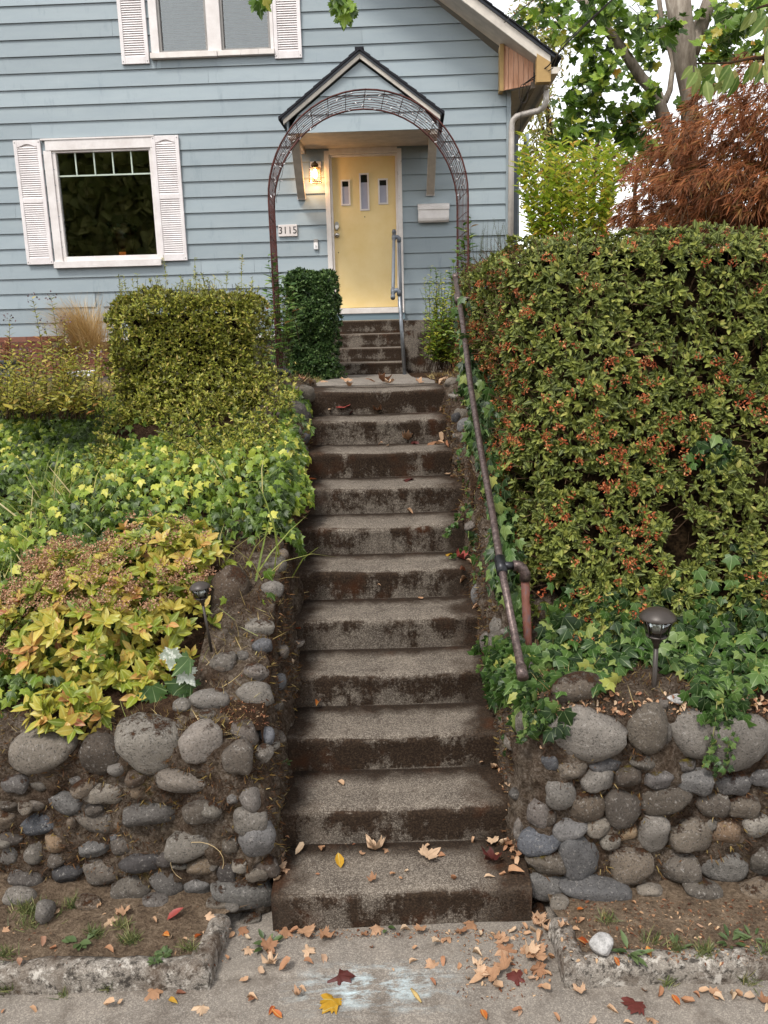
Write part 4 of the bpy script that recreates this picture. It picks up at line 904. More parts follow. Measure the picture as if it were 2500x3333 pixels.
MB().tube([pp-Vector((.012, 0, 0)), pp+Vector((.008, 0, 0)), pp+Vector((.026, 0, -.012)), pk+Vector((.003, 0, -.004)), pk+Vector((.003, 0, -.035))], [.024, .023, .023, .023, .024], 14).build('elbow', M_rust, rail, smooth=True)
pb = at_y(1142*K, 1425*K, et.y-.02); MB().tube([pk+Vector((.003, 0, -.03)), pb, pb+Vector((.01, 0, -.4))], .0185, 12).build('post', M_post, rail, smooth=True)
tt = on_rail(990, 645); d2 = (e1-tt).normalized()
MB().tube([tt-d2*.05, tt+d2*.05], .024, 12).build('tee', M_rust, rail, smooth=True)
MB().tube([tt, tt+Vector((.1, 0, 0)), tt+Vector((.1, 0, -1.2))], .017, 10).build('post', M_rust, rail, smooth=True)
MB().tube([e1-d2*.01, e1+d2*.03], .021, 12).build('end_cap', M_rust, rail, smooth=True)

# ================================================================ GARDEN ARCH
M_arch = plain('rusty_red_wire', '#57302a', .6, .4, .3, var=.35, sc=30)
YA = 7.0; ca = at_y(1199, 645, YA); ra = (at_y(1524, 645, YA).x-at_y(874, 645, YA).x)/2; gz_ = bank_z(-.9, YA)-.02; DA = .62
arch = thing('garden_arch', 'tall rusty wire mesh garden arch spanning the front walk', 'arch', (ca.x, YA, gz_))
def hoop(y, rr=ra, n=28, z0=None):
    cx_ = ca.x-.03*(y-YA)/DA
    pts = [Vector((cx_-rr, y, z0 if z0 is not None else gz_))]+[Vector((cx_-rr, y, gz_+(ca.z-gz_)*k/4.)) for k in (1, 2, 3)]
    pts += [Vector((cx_-rr*math.cos(math.pi*k/n), y, ca.z+rr*math.sin(math.pi*k/n))) for k in range(n+1)]
    pts += [Vector((cx_+rr, y, gz_+(ca.z-gz_)*k/4.)) for k in (3, 2, 1, 0)]
    return pts
for y in (YA, YA+DA): MB().tube(hoop(y), .0075, 8).build('hoop', M_arch, arch, smooth=True)
for k in range(1, 8): MB().tube(hoop(YA+DA*k/8.), .0028, 5).build('wire', M_arch, arch)
ln = [Vector((ca.x, YA, 0))]; S_ = (ca.z-gz_); tot = 2*S_+math.pi*ra; ncr = 36
for k in range(1, ncr):
    s_ = tot*k/ncr
    if s_ < S_: x, z = ca.x-ra, gz_+s_
    elif s_ > S_+math.pi*ra: x, z = ca.x+ra, gz_+(tot-s_)
    else: t_ = (s_-S_)/ra; x, z = ca.x-ra*math.cos(t_), ca.z+ra*math.sin(t_)
    MB().tube([(x, YA-.02, z), (x-.03, YA+DA+.02, z)], .0028, 5).build('wire', M_arch, arch)
sl = thing('string_lights', 'unlit string of small white fairy lights wound along the wire arch', 'string lights', (ca.x, YA+.3, ca.z))
cab = MB(); bulb_me = MB().lathe([(.003, 0), (.0038, .016), (.002, .024)], (0, 0, 0), 6).mesh('bulb'); bulb_me.materials.append(plain('white_bulb', '#e9e6e6', .4))
for s_ in range(3):
    pts = []
    for k in range(61):
        t_ = .05+(math.pi-.1)*k/60; y = YA+.12+.19*s_+.05*math.sin(k*.9+s_*2); rr = ra-.012+.006*math.sin(k*1.7)
        p = Vector((ca.x-rr*math.cos(t_), y, ca.z+rr*math.sin(t_))); pts.append(p)
        if k % 3 == s_ % 3:
            o = link('bulb', bulb_me, None, sl); o.matrix_basis = Matrix.Translation(p) @ Matrix.Rotation(random.uniform(-2, 2), 4, 'Y') @ Matrix.Rotation(random.uniform(-1, 1), 4, 'X')
    cab.tube(pts, .0018, 4)
cab.build('cable', plain('dark_cable', '#2a2422', .6), sl)

# ================================================================ PATH LIGHTS and SPOTLIGHT
M_bronze = plain('bronze_plastic', '#3f3833', .42, .45, .2, var=.08); M_clear = glass_mat('lamp_lens')
def path_light(name, label, base, hgt, lean=(0, 0)):
    L_ = thing(name, label, 'path light', base, 'path lights on stakes'); L_.rotation_euler = (lean[0], lean[1], 0)
    s_ = hgt/.34
    def b(m, nm, mat, sm=True): return m.build(nm, mat, L_, True, sm)
    b(MB().tube([(0, 0, -.15), (0, 0, .19*s_)], .0095, 12), 'stake', M_bronze)
    h = .19*s_
    b(MB().lathe([(.011, h-.012), (.012, h+.004), (.017, h+.008), (.017, h+.016), (.021, h+.018), (.021, h+.03), (.038, h+.033), (.041, h+.037), (.041, h+.041)], (0, 0, 0), 24), 'collar', M_bronze)
    b(MB().lathe([(.037, h+.0415), (.044, h+.065), (.054, h+.108)], (0, 0, 0), 24), 'lens', M_clear)
    for k in range(6):
        a = k*math.pi/3+.5; b(MB().tube([(.0405*math.cos(a), .0405*math.sin(a), h+.04), (.047*math.cos(a), .047*math.sin(a), h+.07), (.057*math.cos(a), .057*math.sin(a), h+.11)], .0025, 6), 'rib', M_bronze)
    b(MB().lathe([(.069, h+.108), (.070, h+.112), (.062, h+.124), (.045, h+.139), (.022, h+.148), (.001, h+.149)], (0, 0, 0), 28), 'cap', M_bronze)
    b(MB().lathe([(.018, h+.05), (.02, h+.1)], (0, 0, 0), 10), 'reflector', plain('lamp_core', '#cfcac0', .3, .5, .4) if 'lamp_core' not in bpy.data.materials else bpy.data.materials['lamp_core'])
    return L_
p = at_y(1412*K, 1497*K, 2.98); path_light('path_light', 'bronze path light in front of the tall hedge, right of the steps', (p.x, p.y, p.z), .36)
p = at_y(449*K, 1362*K, 3.30); path_light('path_light', 'bronze path light half hidden by the yellow spirea beside the stone cheek', (p.x, p.y, p.z), .34, (0, -.1)).scale = (.64, .64, .64)
p = at_y(-10*K, 1385*K, 3.75); path_light('path_light', 'path light cut by the left picture edge among ivy', (p.x, p.y, p.z), .34).scale = (.68, .68, .68)
p = at_y(610*K, 842*K, 6.05); M_blk = plain('black_plastic', '#23272c', .45, .4)
sp = thing('solar_spotlight', 'small black solar spotlight staked at the top of the garden steps', 'spotlight', p)
def sb(m, nm, mat=M_blk, sm=False, bev=.003):
    o = m.build(nm, mat, sp, True, sm)
    if bev: bevel(o, bev)
    return o
sb(MB().tube([(0, 0, -.12), (0, 0, .10)], .01, 10), 'stake', bev=0, sm=True)
sb(MB().bar((-.055, -.02, .135), (.05, .03, .12), .085, .03, (0, -.35, 1)), 'solar_panel')
sb(MB().tube([(.0, .01, .105), (.012, -.0, .085), (.03, -.02, .02), (.045, -.035, -.02), (.05, -.04, -.03)], [.022, .036, .046, .056, .058], 18), 'lamp_head', sm=True, bev=0)
sb(MB().tube([(.05, -.0405, -.0305), (.051, -.042, -.033)], .05, 18), 'lens', M_clear, sm=True, bev=0)
sb(MB().tube([(0, .005, .1), (0, .005, .125)], .014, 10), 'hinge', bev=0)

# ================================================================ BRICK BED, TRAY, CRATE, ROCKS
def brick_mat():
    t = NT('red_brick'); r_ = t.n('ObjectInfo').outputs['Random']; p = t.geo()
    c = t.ramp(r_, [(0, lin('#6a4034')), (.4, lin('#7a4c3e')), (.7, lin('#876052')), (1, lin('#5e3c34'))])
    c = t.mix(.5, c, t.ramp(t.noise(p, 30, 5, .7), [(.3, (.6, .6, .6, 1)), (.7, (1.3, 1.3, 1.3, 1))]), 'MULTIPLY'); t.bump(t.noise(p, 90, 4), .4, .004); return t.set(c, .85, .2)
M_brick = brick_mat(); M_mort = plain('mortar_joint', '#6f655b', .95, .1)
qa, qb = at_y(-40*K, 800*K, 10.0), at_y(250*K, 801*K, 10.0)
bed = thing('brick_bed', 'low red brick garden bed wall along the house foot', 'planter', ((qa.x+qb.x)/2, 10.0, qa.z-.02))
bme = MB().box(-.097, .097, -.045, .045, -.03, .03).mesh('brick'); bme.materials.append(M_brick)
zq = min(qa.z, qb.z)-.06
for c_ in range(7):
    x_end = qb.x if c_ < 4 else at_y(110*K, 770*K, 10.0).x; x = qa.x+(.05 if c_ % 2 else -.05)
    while x < x_end:
        o = link('brick', bme, None, bed); o.matrix_basis = Matrix.Translation((x, 10.0+(0 if c_ < 4 else .32)+random.uniform(-.006, .006), zq+.04+c_*.068)) @ Matrix.Rotation(random.uniform(-.02, .02), 4, 'Z'); x += .204
MB().box(qa.x-.1, qb.x+.07, 9.968, 10.04, zq-.1, zq+.04+3.4*.068).build('mortar', M_mort, bed); MB().box(qa.x-.1, at_y(110*K, 770*K, 10).x, 10.285, 10.5, zq-.1, zq+.04+6.4*.068).build('mortar', M_mort, bed)
MB().box(qa.x-.1, qb.x+.07, 10.04, 10.29, zq, zq+.2).build('bed_soil', M_soil, bed); MB().box(qa.x-.1, qb.x+.06, 10.5, 11.2, zq, zq+.38).build('bed_soil', M_soil, bed)
p0, p1 = at_y(147*K, 812*K, 9.5), at_y(203*K, 811*K, 9.5)
tr = thing('plastic_tray', 'flat white plastic lid lying on the dry lawn before the brick bed', 'tray', ((p0.x+p1.x)/2, 9.5, p0.z-.01))
m = MB(); w = (p1.x-p0.x)/2; m.box(-w, w, -.12, .12, 0, .05); m.box(-w-.01, w+.01, -.13, .13, .05, .062); bevel(m.build('lid', plain('white_polythene', '#e8e6ea', .4), tr, True), .008)
p0 = at_y(2*K, 812*K, 9.0)
cr_ = thing('plastic_crate', 'black ribbed plastic nursery crate cut by the left picture edge', 'crate', (p0.x, 9.0, p0.z-.01))
m = MB(); m.grid([[(-.16*sc+ (.0), -.1*sc2, z) for sc2 in (-1, 1)] for sc, z in ((1, 0), (1, .01))])
bevel(MB().box(-.2, .17, -.12, .12, .0, .1).build('base', plain('grey_plastic', '#777d86', .5), cr_, True), .02)
bevel(MB().box(-.21, .18, -.13, .13, .101, .17).build('rim', M_blk, cr_, True), .03)
for k in range(9): MB().box(-.19+k*.042, -.165+k*.042, -.134, -.125, .07, .16).build('rib', M_blk, cr_, True)
def loose(px, py, w, h, tint, name, label, cat):
    p, n = hit(px, py); s_ = depth(p)/FOC
    me = STONES[random.randrange(12)].copy(); o = link(name, me); o.matrix_basis = Matrix.Translation(p+Vector((0, .02, h*s_*.36))) @ Matrix.Rotation(random.uniform(0, 3), 4, 'Z') @ Matrix.Diagonal((w*s_/2, w*s_/2*.8, h*s_/2, 1)); o.color = (*tint, 1); return tag(o, label, cat)
loose(95*K, 1993*K, 72, 80, LIGHT, 'loose_stone', 'loose grey egg-shaped stone lying on the left dirt strip', 'stone')
o = loose(1303*K, 2062*K, 85, 62, (2.2, 2.15, 2.1), 'loose_stone', 'jagged white rock lying on the right dirt strip behind the kerb', 'stone'); 
M_wr = NT('white_rock'); M_wr.bump(M_wr.noise(M_wr.geo(), 40, 6, .8), 1.0, .02); M_wr.set(M_wr.ramp(M_wr.noise(M_wr.geo(), 30, 6, .7), [(.3, lin('#8d8a86')), (.6, lin('#dedad6'))]), .9, .2); o.data.materials[0] = M_wr.m
o = loose(2210, 2292, 70, 34, (2.2, 2.1, 2.0), 'loose_stone', 'pale flat rock on top of the right wall near the path light', 'stone'); o.data.materials[0] = M_wr.m
# ---- overhead cables at the eave
def cable(pts, r_, name, label):
    o = MB().tube(pts, r_, 5).build(name, bpy.data.materials['dark_cable']); return tag(o, label, 'cable')
ec = HW(H(c5(640, 520), .30)); e2 = HW(H(c5(1010, 240), RO+.06))
cable([ec, e2+Vector((-.03, 0, -.02)), at_y(*c3(450, 260), 9.6), at_y(*c3(690, 30), 8.0), at_y(*c3(760, -40), 7.5)], .008, 'service_cable', 'thick black service cable rising from the eave to the upper right')
cable([ec, e2+Vector((.02, 0, -.05)), at_y(*c3(420, 270), 9.6), at_y(*c3(720, 0), 7.6)], .005, 'service_cable', 'thin black service cable just below the thick one at the eave')
cable([HW(H(c3(75, 135), RO+.06)), at_y(*c3(180, 55), 9.0), at_y(*c3(250, 0), 8.4)], .005, 'service_cable', 'short black cable crossing above the roof edge')
lp = [HW(H(c5(640+60*math.sin(t), 640-130*math.cos(t)), .28)) for t in np.linspace(.1, 6.1, 18)]
cable([ec]+lp+[ec], .004, 'service_cable', 'loop of black cable hanging under the eave by the corner')
cable([ec, HW(H(c5(610, 700), .2)), HW(H(c5(600, 1100), .1)), HW(H(c5(590, 1500), .05)), HW(H(c5(610, 2300), .05))], .004, 'service_cable', 'black cable dropping down beside the downpipe')

# ================================================================ PLANTS
OV, OV2, TH, BL, IV, IV2, MP = T_oval(), T_oval(.5, .05, .18), T_thin(), T_blade(), T_ivy(), T_ivy(.25), T_maple(.12, 1)
MP2, MP3 = T_maple(.3, 4), T_maple(-.25, 9)
M_twig = plain('twig_bark', '#3f3023', .9, .1, var=.3, sc=30); M_bark = NT('tree_bark'); _t = M_bark; _p = _t.geo(); _f = _t.noise(_t.map(_p, (6, 6, 1.5)), 1.6, 6, .7); _t.bump(_f, .6, .02)
_t.set(_t.ramp(_f, [(.3, lin('#54493f')), (.55, lin('#857a6e')), (.75, lin('#aaa194'))]), .9, .15); M_bark = _t.m
def up_mix(Nn, a): return Nn+np.array([0, 0, a])
def mass(parent, name, me, mat): return tag(link(name, me, mat, parent), kind='stuff')
def twigs(parent, P0, P1, r_, name='twigs', mat=None):
    m = MB()
    for a, b in zip(P0, P1):
        a, b = Vector(a), Vector(b); c = (a+b)/2+Vector((random.uniform(-1, 1), random.uniform(-1, 1), random.uniform(-1, 1)))*(b-a).length*.12; m.tube([a, c, b], [r_, r_*.8, r_*.4], 4, False)
    return tag(m.build(name, mat or M_twig, parent), kind='stuff')
def nzv(P, sc, seed=0): return np.array([noise.noise(Vector((p[0]*sc+seed, p[1]*sc, p[2]*sc-seed))) for p in P])

# ---------------------------------------------------------------- tall hedge right of the steps
hedge = thing('hedge', 'tall evergreen hedge with dried orange flower heads, right of the garden steps', 'hedge', (1.8, 3.4, .85))
HX, HR, HYB, HTOP = .60, .34, 6.4, 2.66
def hedge_front(z): return 3.30+.34*max(0, min(z, HTOP)-.85)
def hedge_pt(s, z):                             # s: metres along the plan outline from the far stair side
    yf = hedge_front(z); l1 = HYB-(yf+HR); l2 = HR*math.pi/2
    if s < l1: return Vector((HX, HYB-s, z)), Vector((-1, 0, .05))
    if s < l1+l2:
        a = (s-l1)/HR; return Vector((HX+HR-HR*math.cos(a), yf+HR-HR*math.sin(a), z)), Vector((-math.cos(a), -math.sin(a), .1))
    return Vector((HX+HR+(s-l1-l2), yf, z)), Vector((0, -1, .2))
def hedge_sample(n, inset=0.0):
    P, Nn = [], []
    while len(P) < n:
        z = random.uniform(.78, HTOP); s = random.uniform(0, 5.6); p, nr = hedge_pt(s, z)
        zl = bank_z(p.x, p.y)+(.0 if p.y < 3.6 else -.05)
        if z < zl: continue
        rt = max(0, (z-(HTOP-.18))/.18)            # rounded shoulder
        p = p-Vector((nr.x, nr.y, 0))*(rt*rt*.2); nr = (nr+Vector((0, 0, rt*.9))).normalized()
        d = .085*nz(p, 2.1, 3)+.045*nz(p, 6, 1)-inset
        P.append(p+nr*d); Nn.append(nr)
    return P, Nn
def hedge_top(n):
    P, Nn = [], []
    for _ in range(n):
        x = random.uniform(HX+.12, 3.4); y = random.uniform(hedge_front(HTOP)+.12, HYB); p = Vector((x, y, HTOP-.02+.06*nz((x, y, 0), 1.6)+.05*nz((x, y, 5), 5))); P.append(p); Nn.append(Vector((random.gauss(0, .2), random.gauss(-.15, .2), 1)).normalized())
    return P, Nn
a, b = hedge_sample(9800); a2, b2 = hedge_sample(4600, .08); a3, b3 = hedge_top(3200)
P = np.array([tuple(v) for v in a+a2+a3]); Nn = np.array([tuple(v) for v in b+b2+b3])
dens = .5*nzv(P, 3.2, 11)+.8*nzv(P, 8, 4); keep = (dens > -.34-.14*(P[:, 2] > 2.1)) | (np.arange(len(P)) >= len(a)+len(a2)); P, Nn = P[keep], Nn[keep]
A = Nn*.9+np.array([0, 0, .28])+.45*unit(len(P))
lp, ld, ln_, ls, ix = rosettes(P, A, (6, 9), (.55, 1.4), .024+.012*rng.random(len(P)))
zz = lp[:, 2]; yel = np.clip(rng.random(len(lp))*.72+.25*(rng.random(len(P))[ix])+.18*np.clip((1.5-zz)/.8, 0, 1)*rng.random(len(lp)), 0, 1)
hst = [(0, '#262d10'), (.25, '#3e481a'), (.5, '#596226'), (.72, '#787f36'), (.87, '#999b4a'), (.96, '#b6aa66'), (1, '#a8723c')]
M_hl = leaf_mat('hedge_leaf', hst, vein='mid', spec=.2, rough=.5); M_hlo = leaf_mat('hedge_leaf_single', hst, True, vein='mid', spec=.2, rough=.5)
foliage(hedge, lp, ld, ln_, ls, [OV, OV2], M_hl, M_hlo, 300, R=yel, show=(lp[:, 1] < 4.0) & (lp[:, 0] < 1.9))
# dried flower heads
fp, fn = hedge_sample(1500); fp = np.array([tuple(v) for v in fp]); fn = np.array([tuple(v) for v in fn])
kp = (rng.random(len(fp)) < np.clip(1.15-.45*np.abs(fp[:, 2]-1.5), .08, 1)) & (nzv(fp, 2.2, 21) > -.22); fp, fn = fp[kp]+fn[kp]*.02, fn[kp]
q, d, n_, s_, _ = rosettes(fp, fn+.6*unit(len(fp)), (14, 24), (.2, 1.7), .011, .4); q += .017*unit(len(q))
M_fl = leaf_mat('dried_flower', [(0, '#6b2f16'), (.4, '#a04c28'), (.75, '#b8663c'), (1, '#c99668')], trans=.1, rough=.8)
mass(hedge, 'dried_flowers', leaves_mesh('dried_flowers', [T_oval(.5, .2, .4)], q, d, n_, s_), M_fl)
# dark brown hull standing for the inner twigs and the shade among them
Pg = []
for i in range(64):
    row = []
    for j in range(27):
        s = i/63*6.2; z = .7+(HTOP-.12-.7)*j/26; p, nr = hedge_pt(s, z); rt = max(0, (z-(HTOP-.3))/.3); p = p-Vector((nr.x, nr.y, 0))*(.17+rt*rt*.2); w = nz(p, 3, 9)*.05+nz(p, 9, 2)*.03; row.append(p+nr*w)
    row += [Vector((r_.x+(.4 if i < 30 else .1), max(r_.y, 3.9)+.6, HTOP-.12)) for r_ in (row[-1],)]
    Pg.append(row)
M_in = plain('hedge_inside', '#2a2015', .95, .05, var=.6, sc=60, bump=1.0, bsc=50); MB().grid(Pg).build('inner_shade_hull', M_in, hedge)
Pt = []
for i in range(12): Pt.append([Vector((HX+.15+i*.26, 3.98+.22*j, HTOP-.11+.05*nz((i, j, 0), .7))) for j in range(12)])
MB().grid(Pt).build('inner_shade_hull', M_in, hedge)
tp_, tn_ = hedge_sample(2600, .10); twigs(hedge, tp_, [p+n*.10+Vector((random.uniform(-.09, .09), random.uniform(-.05, .05), random.uniform(-.03, .12))) for p, n in zip(tp_, tn_)], .0028, mat=plain('hedge_twig', '#5a4736', .9, .1, var=.3, sc=30))

# ---------------------------------------------------------------- ivy
ivg = [(0, '#1c2e12'), (.35, '#2c451b'), (.6, '#415f26'), (.82, '#567034'), (.95, '#74884a'), (1, '#a3a350')]
ivy_y = [(0, '#2a3c0e'), (.28, '#435a17'), (.55, '#627a24'), (.76, '#8a9c36'), (.88, '#b8ba4a'), (1, '#cac45e')]
M_ir, M_iro = leaf_mat('ivy_leaf_dark', ivg, vein='palm'), leaf_mat('ivy_leaf_dark_single', ivg, True, vein='palm')
M_il, M_ilo = leaf_mat('ivy_leaf_pale', ivy_y, vein='palm'), leaf_mat('ivy_leaf_pale_single', ivy_y, True, vein='palm')
PB = pb
ivr = thing('ivy', 'dark green ivy creeping over the right wall top and foot of the tall hedge', 'ivy', (1.3, 3.1, .85))
P, Nn, D = [], [], []
for _ in range(1500):                            # stair side of the hedge
    y = random.uniform(3.2, 5.6); z = stair_z(y)+random.uniform(.02, .72)*(1 if random.random() < .8 else 1.2); x = HX-.02-.05*random.random()+.05*nz((0, y, z), 3)
    if z < stair_z(y)+.16: x -= .06*random.random()
    if 0 < PB.y-y < .45 and z > .7: continue
    P.append((x, y, z)); Nn.append((-.8, -.5, .35)); D.append((random.gauss(-.2, .4), random.gauss(-.2, .4), -1))
for _ in range(1900):                            # foot of the hedge and the shelf on the wall
    x = random.uniform(.66, 2.4); t_ = random.random()
    if t_ < .5:
        y = random.uniform(2.93, 3.35); z = .86+.07*random.random()+.25*max(0, y-3.2)
        if nz((x, y, 0), 4, 8) < -.05 and y < 3.12: continue
        if x > 1.75 and y < 3.1: continue
        if y < 3.1 and abs(x-1.0) < .14: continue
        P.append((x, y, z)); Nn.append((0, -.5, 1)); D.append((random.gauss(0, .7), random.gauss(-.8, .5), -.2))
    else:
        z = .86+abs(random.gauss(0, .13)) if random.random() < .8 else .86+abs(random.gauss(0, .3)); 
        if z > 1.18 and nz((x, 0, z), 3, 5) < .12: continue
        p, nr = Vector((x, hedge_front(z)+.02-.05*random.random(), z)), 0
        P.append(tuple(p)); Nn.append((0, -1, .45)); D.append((random.gauss(0, .5), random.gauss(-.2, .3), -1))
for cx, cy, n in ((1145, 1500, 40), (1165, 1545, 26), (1100, 1470, 60), (1085, 1400, 40), (1130, 1430, 40), (1480, 1430, 60), (1540, 1470, 60), (1560, 1530, 40), (1300, 1440, 40), (1230, 1450, 40), (1550, 985, 24), (1520, 960, 12)):
    for _ in range(n):
        px, py = (cx+random.gauss(0, 26))*K, (cy+random.gauss(0, 16))*K
        if cy < 1200: p = at_y(px, py, hedge_front(1.9)-.07)
        else:
            h_, n2 = hit(px, py)
            if h_ is None: continue
            p = h_+n2*.03+Vector((0, -.01, .01))
        P.append(tuple(p)); Nn.append((0, -.8, .6)); D.append((random.gauss(0, .5), -.2, -1))
vines = MB(); NV0 = len(P)
for pts in ([(1550,1500),(1545,1560),(1535,1620),(1525,1660)], [(1560,1520),(1578,1580),(1570,1640),(1558,1665)], [(1130,1500),(1150,1540),(1170,1565)], [(1010,1090),(985,1130),(955,1160)], [(1030,1160),(1000,1190),(970,1205)], [(1085,1420),(1065,1440),(1030,1435)], [(1160,1545),(1130,1580),(1125,1600)]):
    w = []
    for (x, y), (x2, y2) in zip(pts[:-1], pts[1:]):
        for k in range(6):
            t_ = k/6; h_, n2 = hit((x+(x2-x)*t_)*K, (y+(y2-y)*t_)*K)
            if h_: w.append(h_+(EYE-h_).normalized()*.085)
    if len(w) < 2: continue
    vines.tube(w, .002, 5); nv_ = 0
    for q in w:
        for _ in range(2): P.append(tuple(q+Vector((random.gauss(0, .012), -.005, random.gauss(0, .012))))); Nn.append((0, -.9, .5)); D.append((random.gauss(0, .8), -.1, -.7))
S = .042+.036*rng.random(len(P)); S[NV0:] *= .42
foliage(ivr, P, D, np.array(Nn)+.85*unit(len(P)), S, [IV, IV2], M_ir, M_iro, 300, show=np.array([p[1] < 3.6 for p in P]))
vines.build('vine', plain('ivy_vine', '#7c7a4a', .7), ivr)
ivl = thing('ivy', 'bright yellow-green ivy carpeting the bank left of the garden steps', 'ivy', (-1.4, 4.4, 1.2))
P, Nn, D = [], [], []
while len(P) < 9200:
    x = random.uniform(-2.6, -.52); y = random.uniform(3.12, 5.75); xl = lerp_list(XL, y)
    if x > xl-.02: continue
    if y < 4.05 and x > -1.02 and random.random() < .97: continue          # bare stones beside the lower steps
    if y < 3.5 and x > -1.25+.4*nz((x, y, 0), 2): continue
    lw_ = 1-.75*smooth(4.5, 5.1, y)
    if y > 5.15 and x > -1.75 and random.random() < .9: continue
    z = bank_z(x, y)+.03+(.15*random.random()+.10*nz((x, y, 0), 1.8))*lw_; P.append((x, y, z)); Nn.append((.15, -.75, .75)); D.append((random.gauss(.1, .6), random.gauss(-.7, .4), -.7))
for _ in range(1500):                            # spilling over the cheek
    y = random.uniform(4.05, 5.6); xl = lerp_list(XL, y); o_ = max(0, .7+.6*nz((y*3, 0, 0), 1.2)); r_ = random.random(); x = xl-.16+.24*o_*r_; z = bank_z(xl-.2, y)+.10*(1-.6*smooth(4.6, 5.3, y))-.22*o_*r_*r_+.05*random.random()
    P.append((x, y, z)); Nn.append((.5, -.7, .55)); D.append((random.gauss(.5, .4), random.gauss(-.4, .4), -.9))
for _ in range(420):
    x = random.uniform(-2.2, -1.05); px = (x*.0); y = front_y(x)+.02+random.random()*.2; z = bank_z(x, y)+.06+.05*random.random()-(.25*random.random()**2 if nz((x, 0, 0), 5, 3) > .1 else 0)
    if nz((x, 0, 0), 3.1, 6) < -.05: continue
    P.append((x, y-.05, z)); Nn.append((0, -.9, .5)); D.append((random.gauss(0, .5), -.3, -1))
S = .030+.032*rng.random(len(P)); R_ = np.clip(.43+.45*nzv(np.array(P), 1.6, 2)+.33*rng.normal(size=len(P))*.8, 0, 1)
foliage(ivl, P, D, np.array(Nn)+.95*unit(len(P)), S, [IV, IV2], M_il, M_ilo, 300, R=R_, show=np.array([p[1] < 4.8 and p[0] > -1.9 and p[2]-bank_z(p[0], p[1]) > .08 for p in P]))

# ---------------------------------------------------------------- clipped hedges
def box_hedge(root, x0, x1, y0, y1, z0, z1, n, size, mat, tm, rr=.12, bump=.085, nin=0.5, thin=0.0, per=(4, 7)):
    P, Nn = [], []
    cx, cy = (x0+x1)/2, (y0+y1)/2
    for i in range(n):
        f = random.random()
        if f < .55: p, nr = Vector((random.uniform(x0, x1), y0, random.uniform(z0, z1))), Vector((0, -1, .15))
        elif f < .67: p, nr = Vector((x0, random.uniform(y0, y1), random.uniform(z0, z1))), Vector((-1, 0, .1))
        elif f < .79: p, nr = Vector((x1, random.uniform(y0, y1), random.uniform(z0, z1))), Vector((1, 0, .1))
        else: p, nr = Vector((random.uniform(x0, x1), random.uniform(y0, y1), z1)), Vector((0, 0, 1))
        # round the edges
        q = Vector((min(max(p.x, x0+rr), x1-rr), min(max(p.y, y0+rr), y1-rr), min(p.z, z1-rr))); dv = p-q
        if dv.length > 1e-6: nr = dv.normalized(); p = q+nr*rr
        low = (z1-p.z)/(z1-z0)
        if random.random() < thin*low and nz(p, 5, 2) < .25: continue
        p = p+nr*(bump*nz(p, 4, 7)+bump*.5*nz(p, 11, 1)-(.07*random.random() if random.random() < nin else 0)); P.append(tuple(p)); Nn.append(tuple(nr))
    P, Nn = np.array(P), np.array(Nn); A = Nn*.7+np.array([0, 0, .4])+.5*unit(len(P))
    lp, ld, ln_, ls, ix = rosettes(P, A, per, (.4, 1.3), size)
    mass(root, 'leaves', leaves_mesh('leaves', tm, lp, ld, ln_, ls), mat)
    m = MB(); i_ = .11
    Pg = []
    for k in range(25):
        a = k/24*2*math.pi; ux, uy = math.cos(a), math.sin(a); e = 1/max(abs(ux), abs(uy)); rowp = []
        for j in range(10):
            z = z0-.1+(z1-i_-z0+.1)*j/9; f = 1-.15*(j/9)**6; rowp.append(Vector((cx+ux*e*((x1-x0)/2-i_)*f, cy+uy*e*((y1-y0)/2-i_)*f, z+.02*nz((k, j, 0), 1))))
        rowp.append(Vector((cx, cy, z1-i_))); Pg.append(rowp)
    m.grid(Pg).build('inner_shade_hull', M_in, root)  # solid dark hull in place of the shaded twiggy inside
    return P, Nn
bst = [(0, '#463f1c'), (.2, '#5f6226'), (.45, '#7c8330'), (.7, '#9a9e3e'), (.88, '#b6b04e'), (1, '#c2ac62')]
M_bx = leaf_mat('box_leaf_yellow', bst)
q0, q1 = at_y(225*K, 640*K, 5.5), at_y(552*K, 640*K, 5.5); zt_ = (q0.z+q1.z)/2+.0
bxl = thing('hedge', 'square clipped yellow-green hedge at the top of the bank left of the steps', 'hedge', ((q0.x+q1.x)/2, 5.8, 1.7))
pb_, nb_ = box_hedge(bxl, q0.x, q1.x, 5.42, 6.15, 1.52, zt_, 7600, .027, M_bx, [T_oval(.36, .06, .1)], thin=.35)
stm = MB(); P, D, Nn = [], [], []
for _ in range(70):                              # long soft shoots above the clipped top
    x = random.uniform(q0.x+.05, q1.x-.02); y = random.uniform(5.45, 6.0); h = random.uniform(.05, .20)*(1.6 if random.random() < .15 else 1); b = Vector((x, y, zt_-.04)); tpv = b+Vector((random.gauss(0, .03), random.gauss(0, .03), h))
    stm.tube([b, tpv], .0014, 4, False)
    for k in range(int(h*150)):
        p = b.lerp(tpv, random.random()); P.append(tuple(p)); D.append((random.gauss(0, 1), random.gauss(0, 1), .6)); Nn.append((0, -.3, 1))
foliage(bxl, P, D, Nn, .024, [T_oval(.36)], M_bx, mass='shoot_leaves'); tag(stm.build('shoots', plain('green_shoot', '#8a8a48', .7), bxl), kind='stuff')
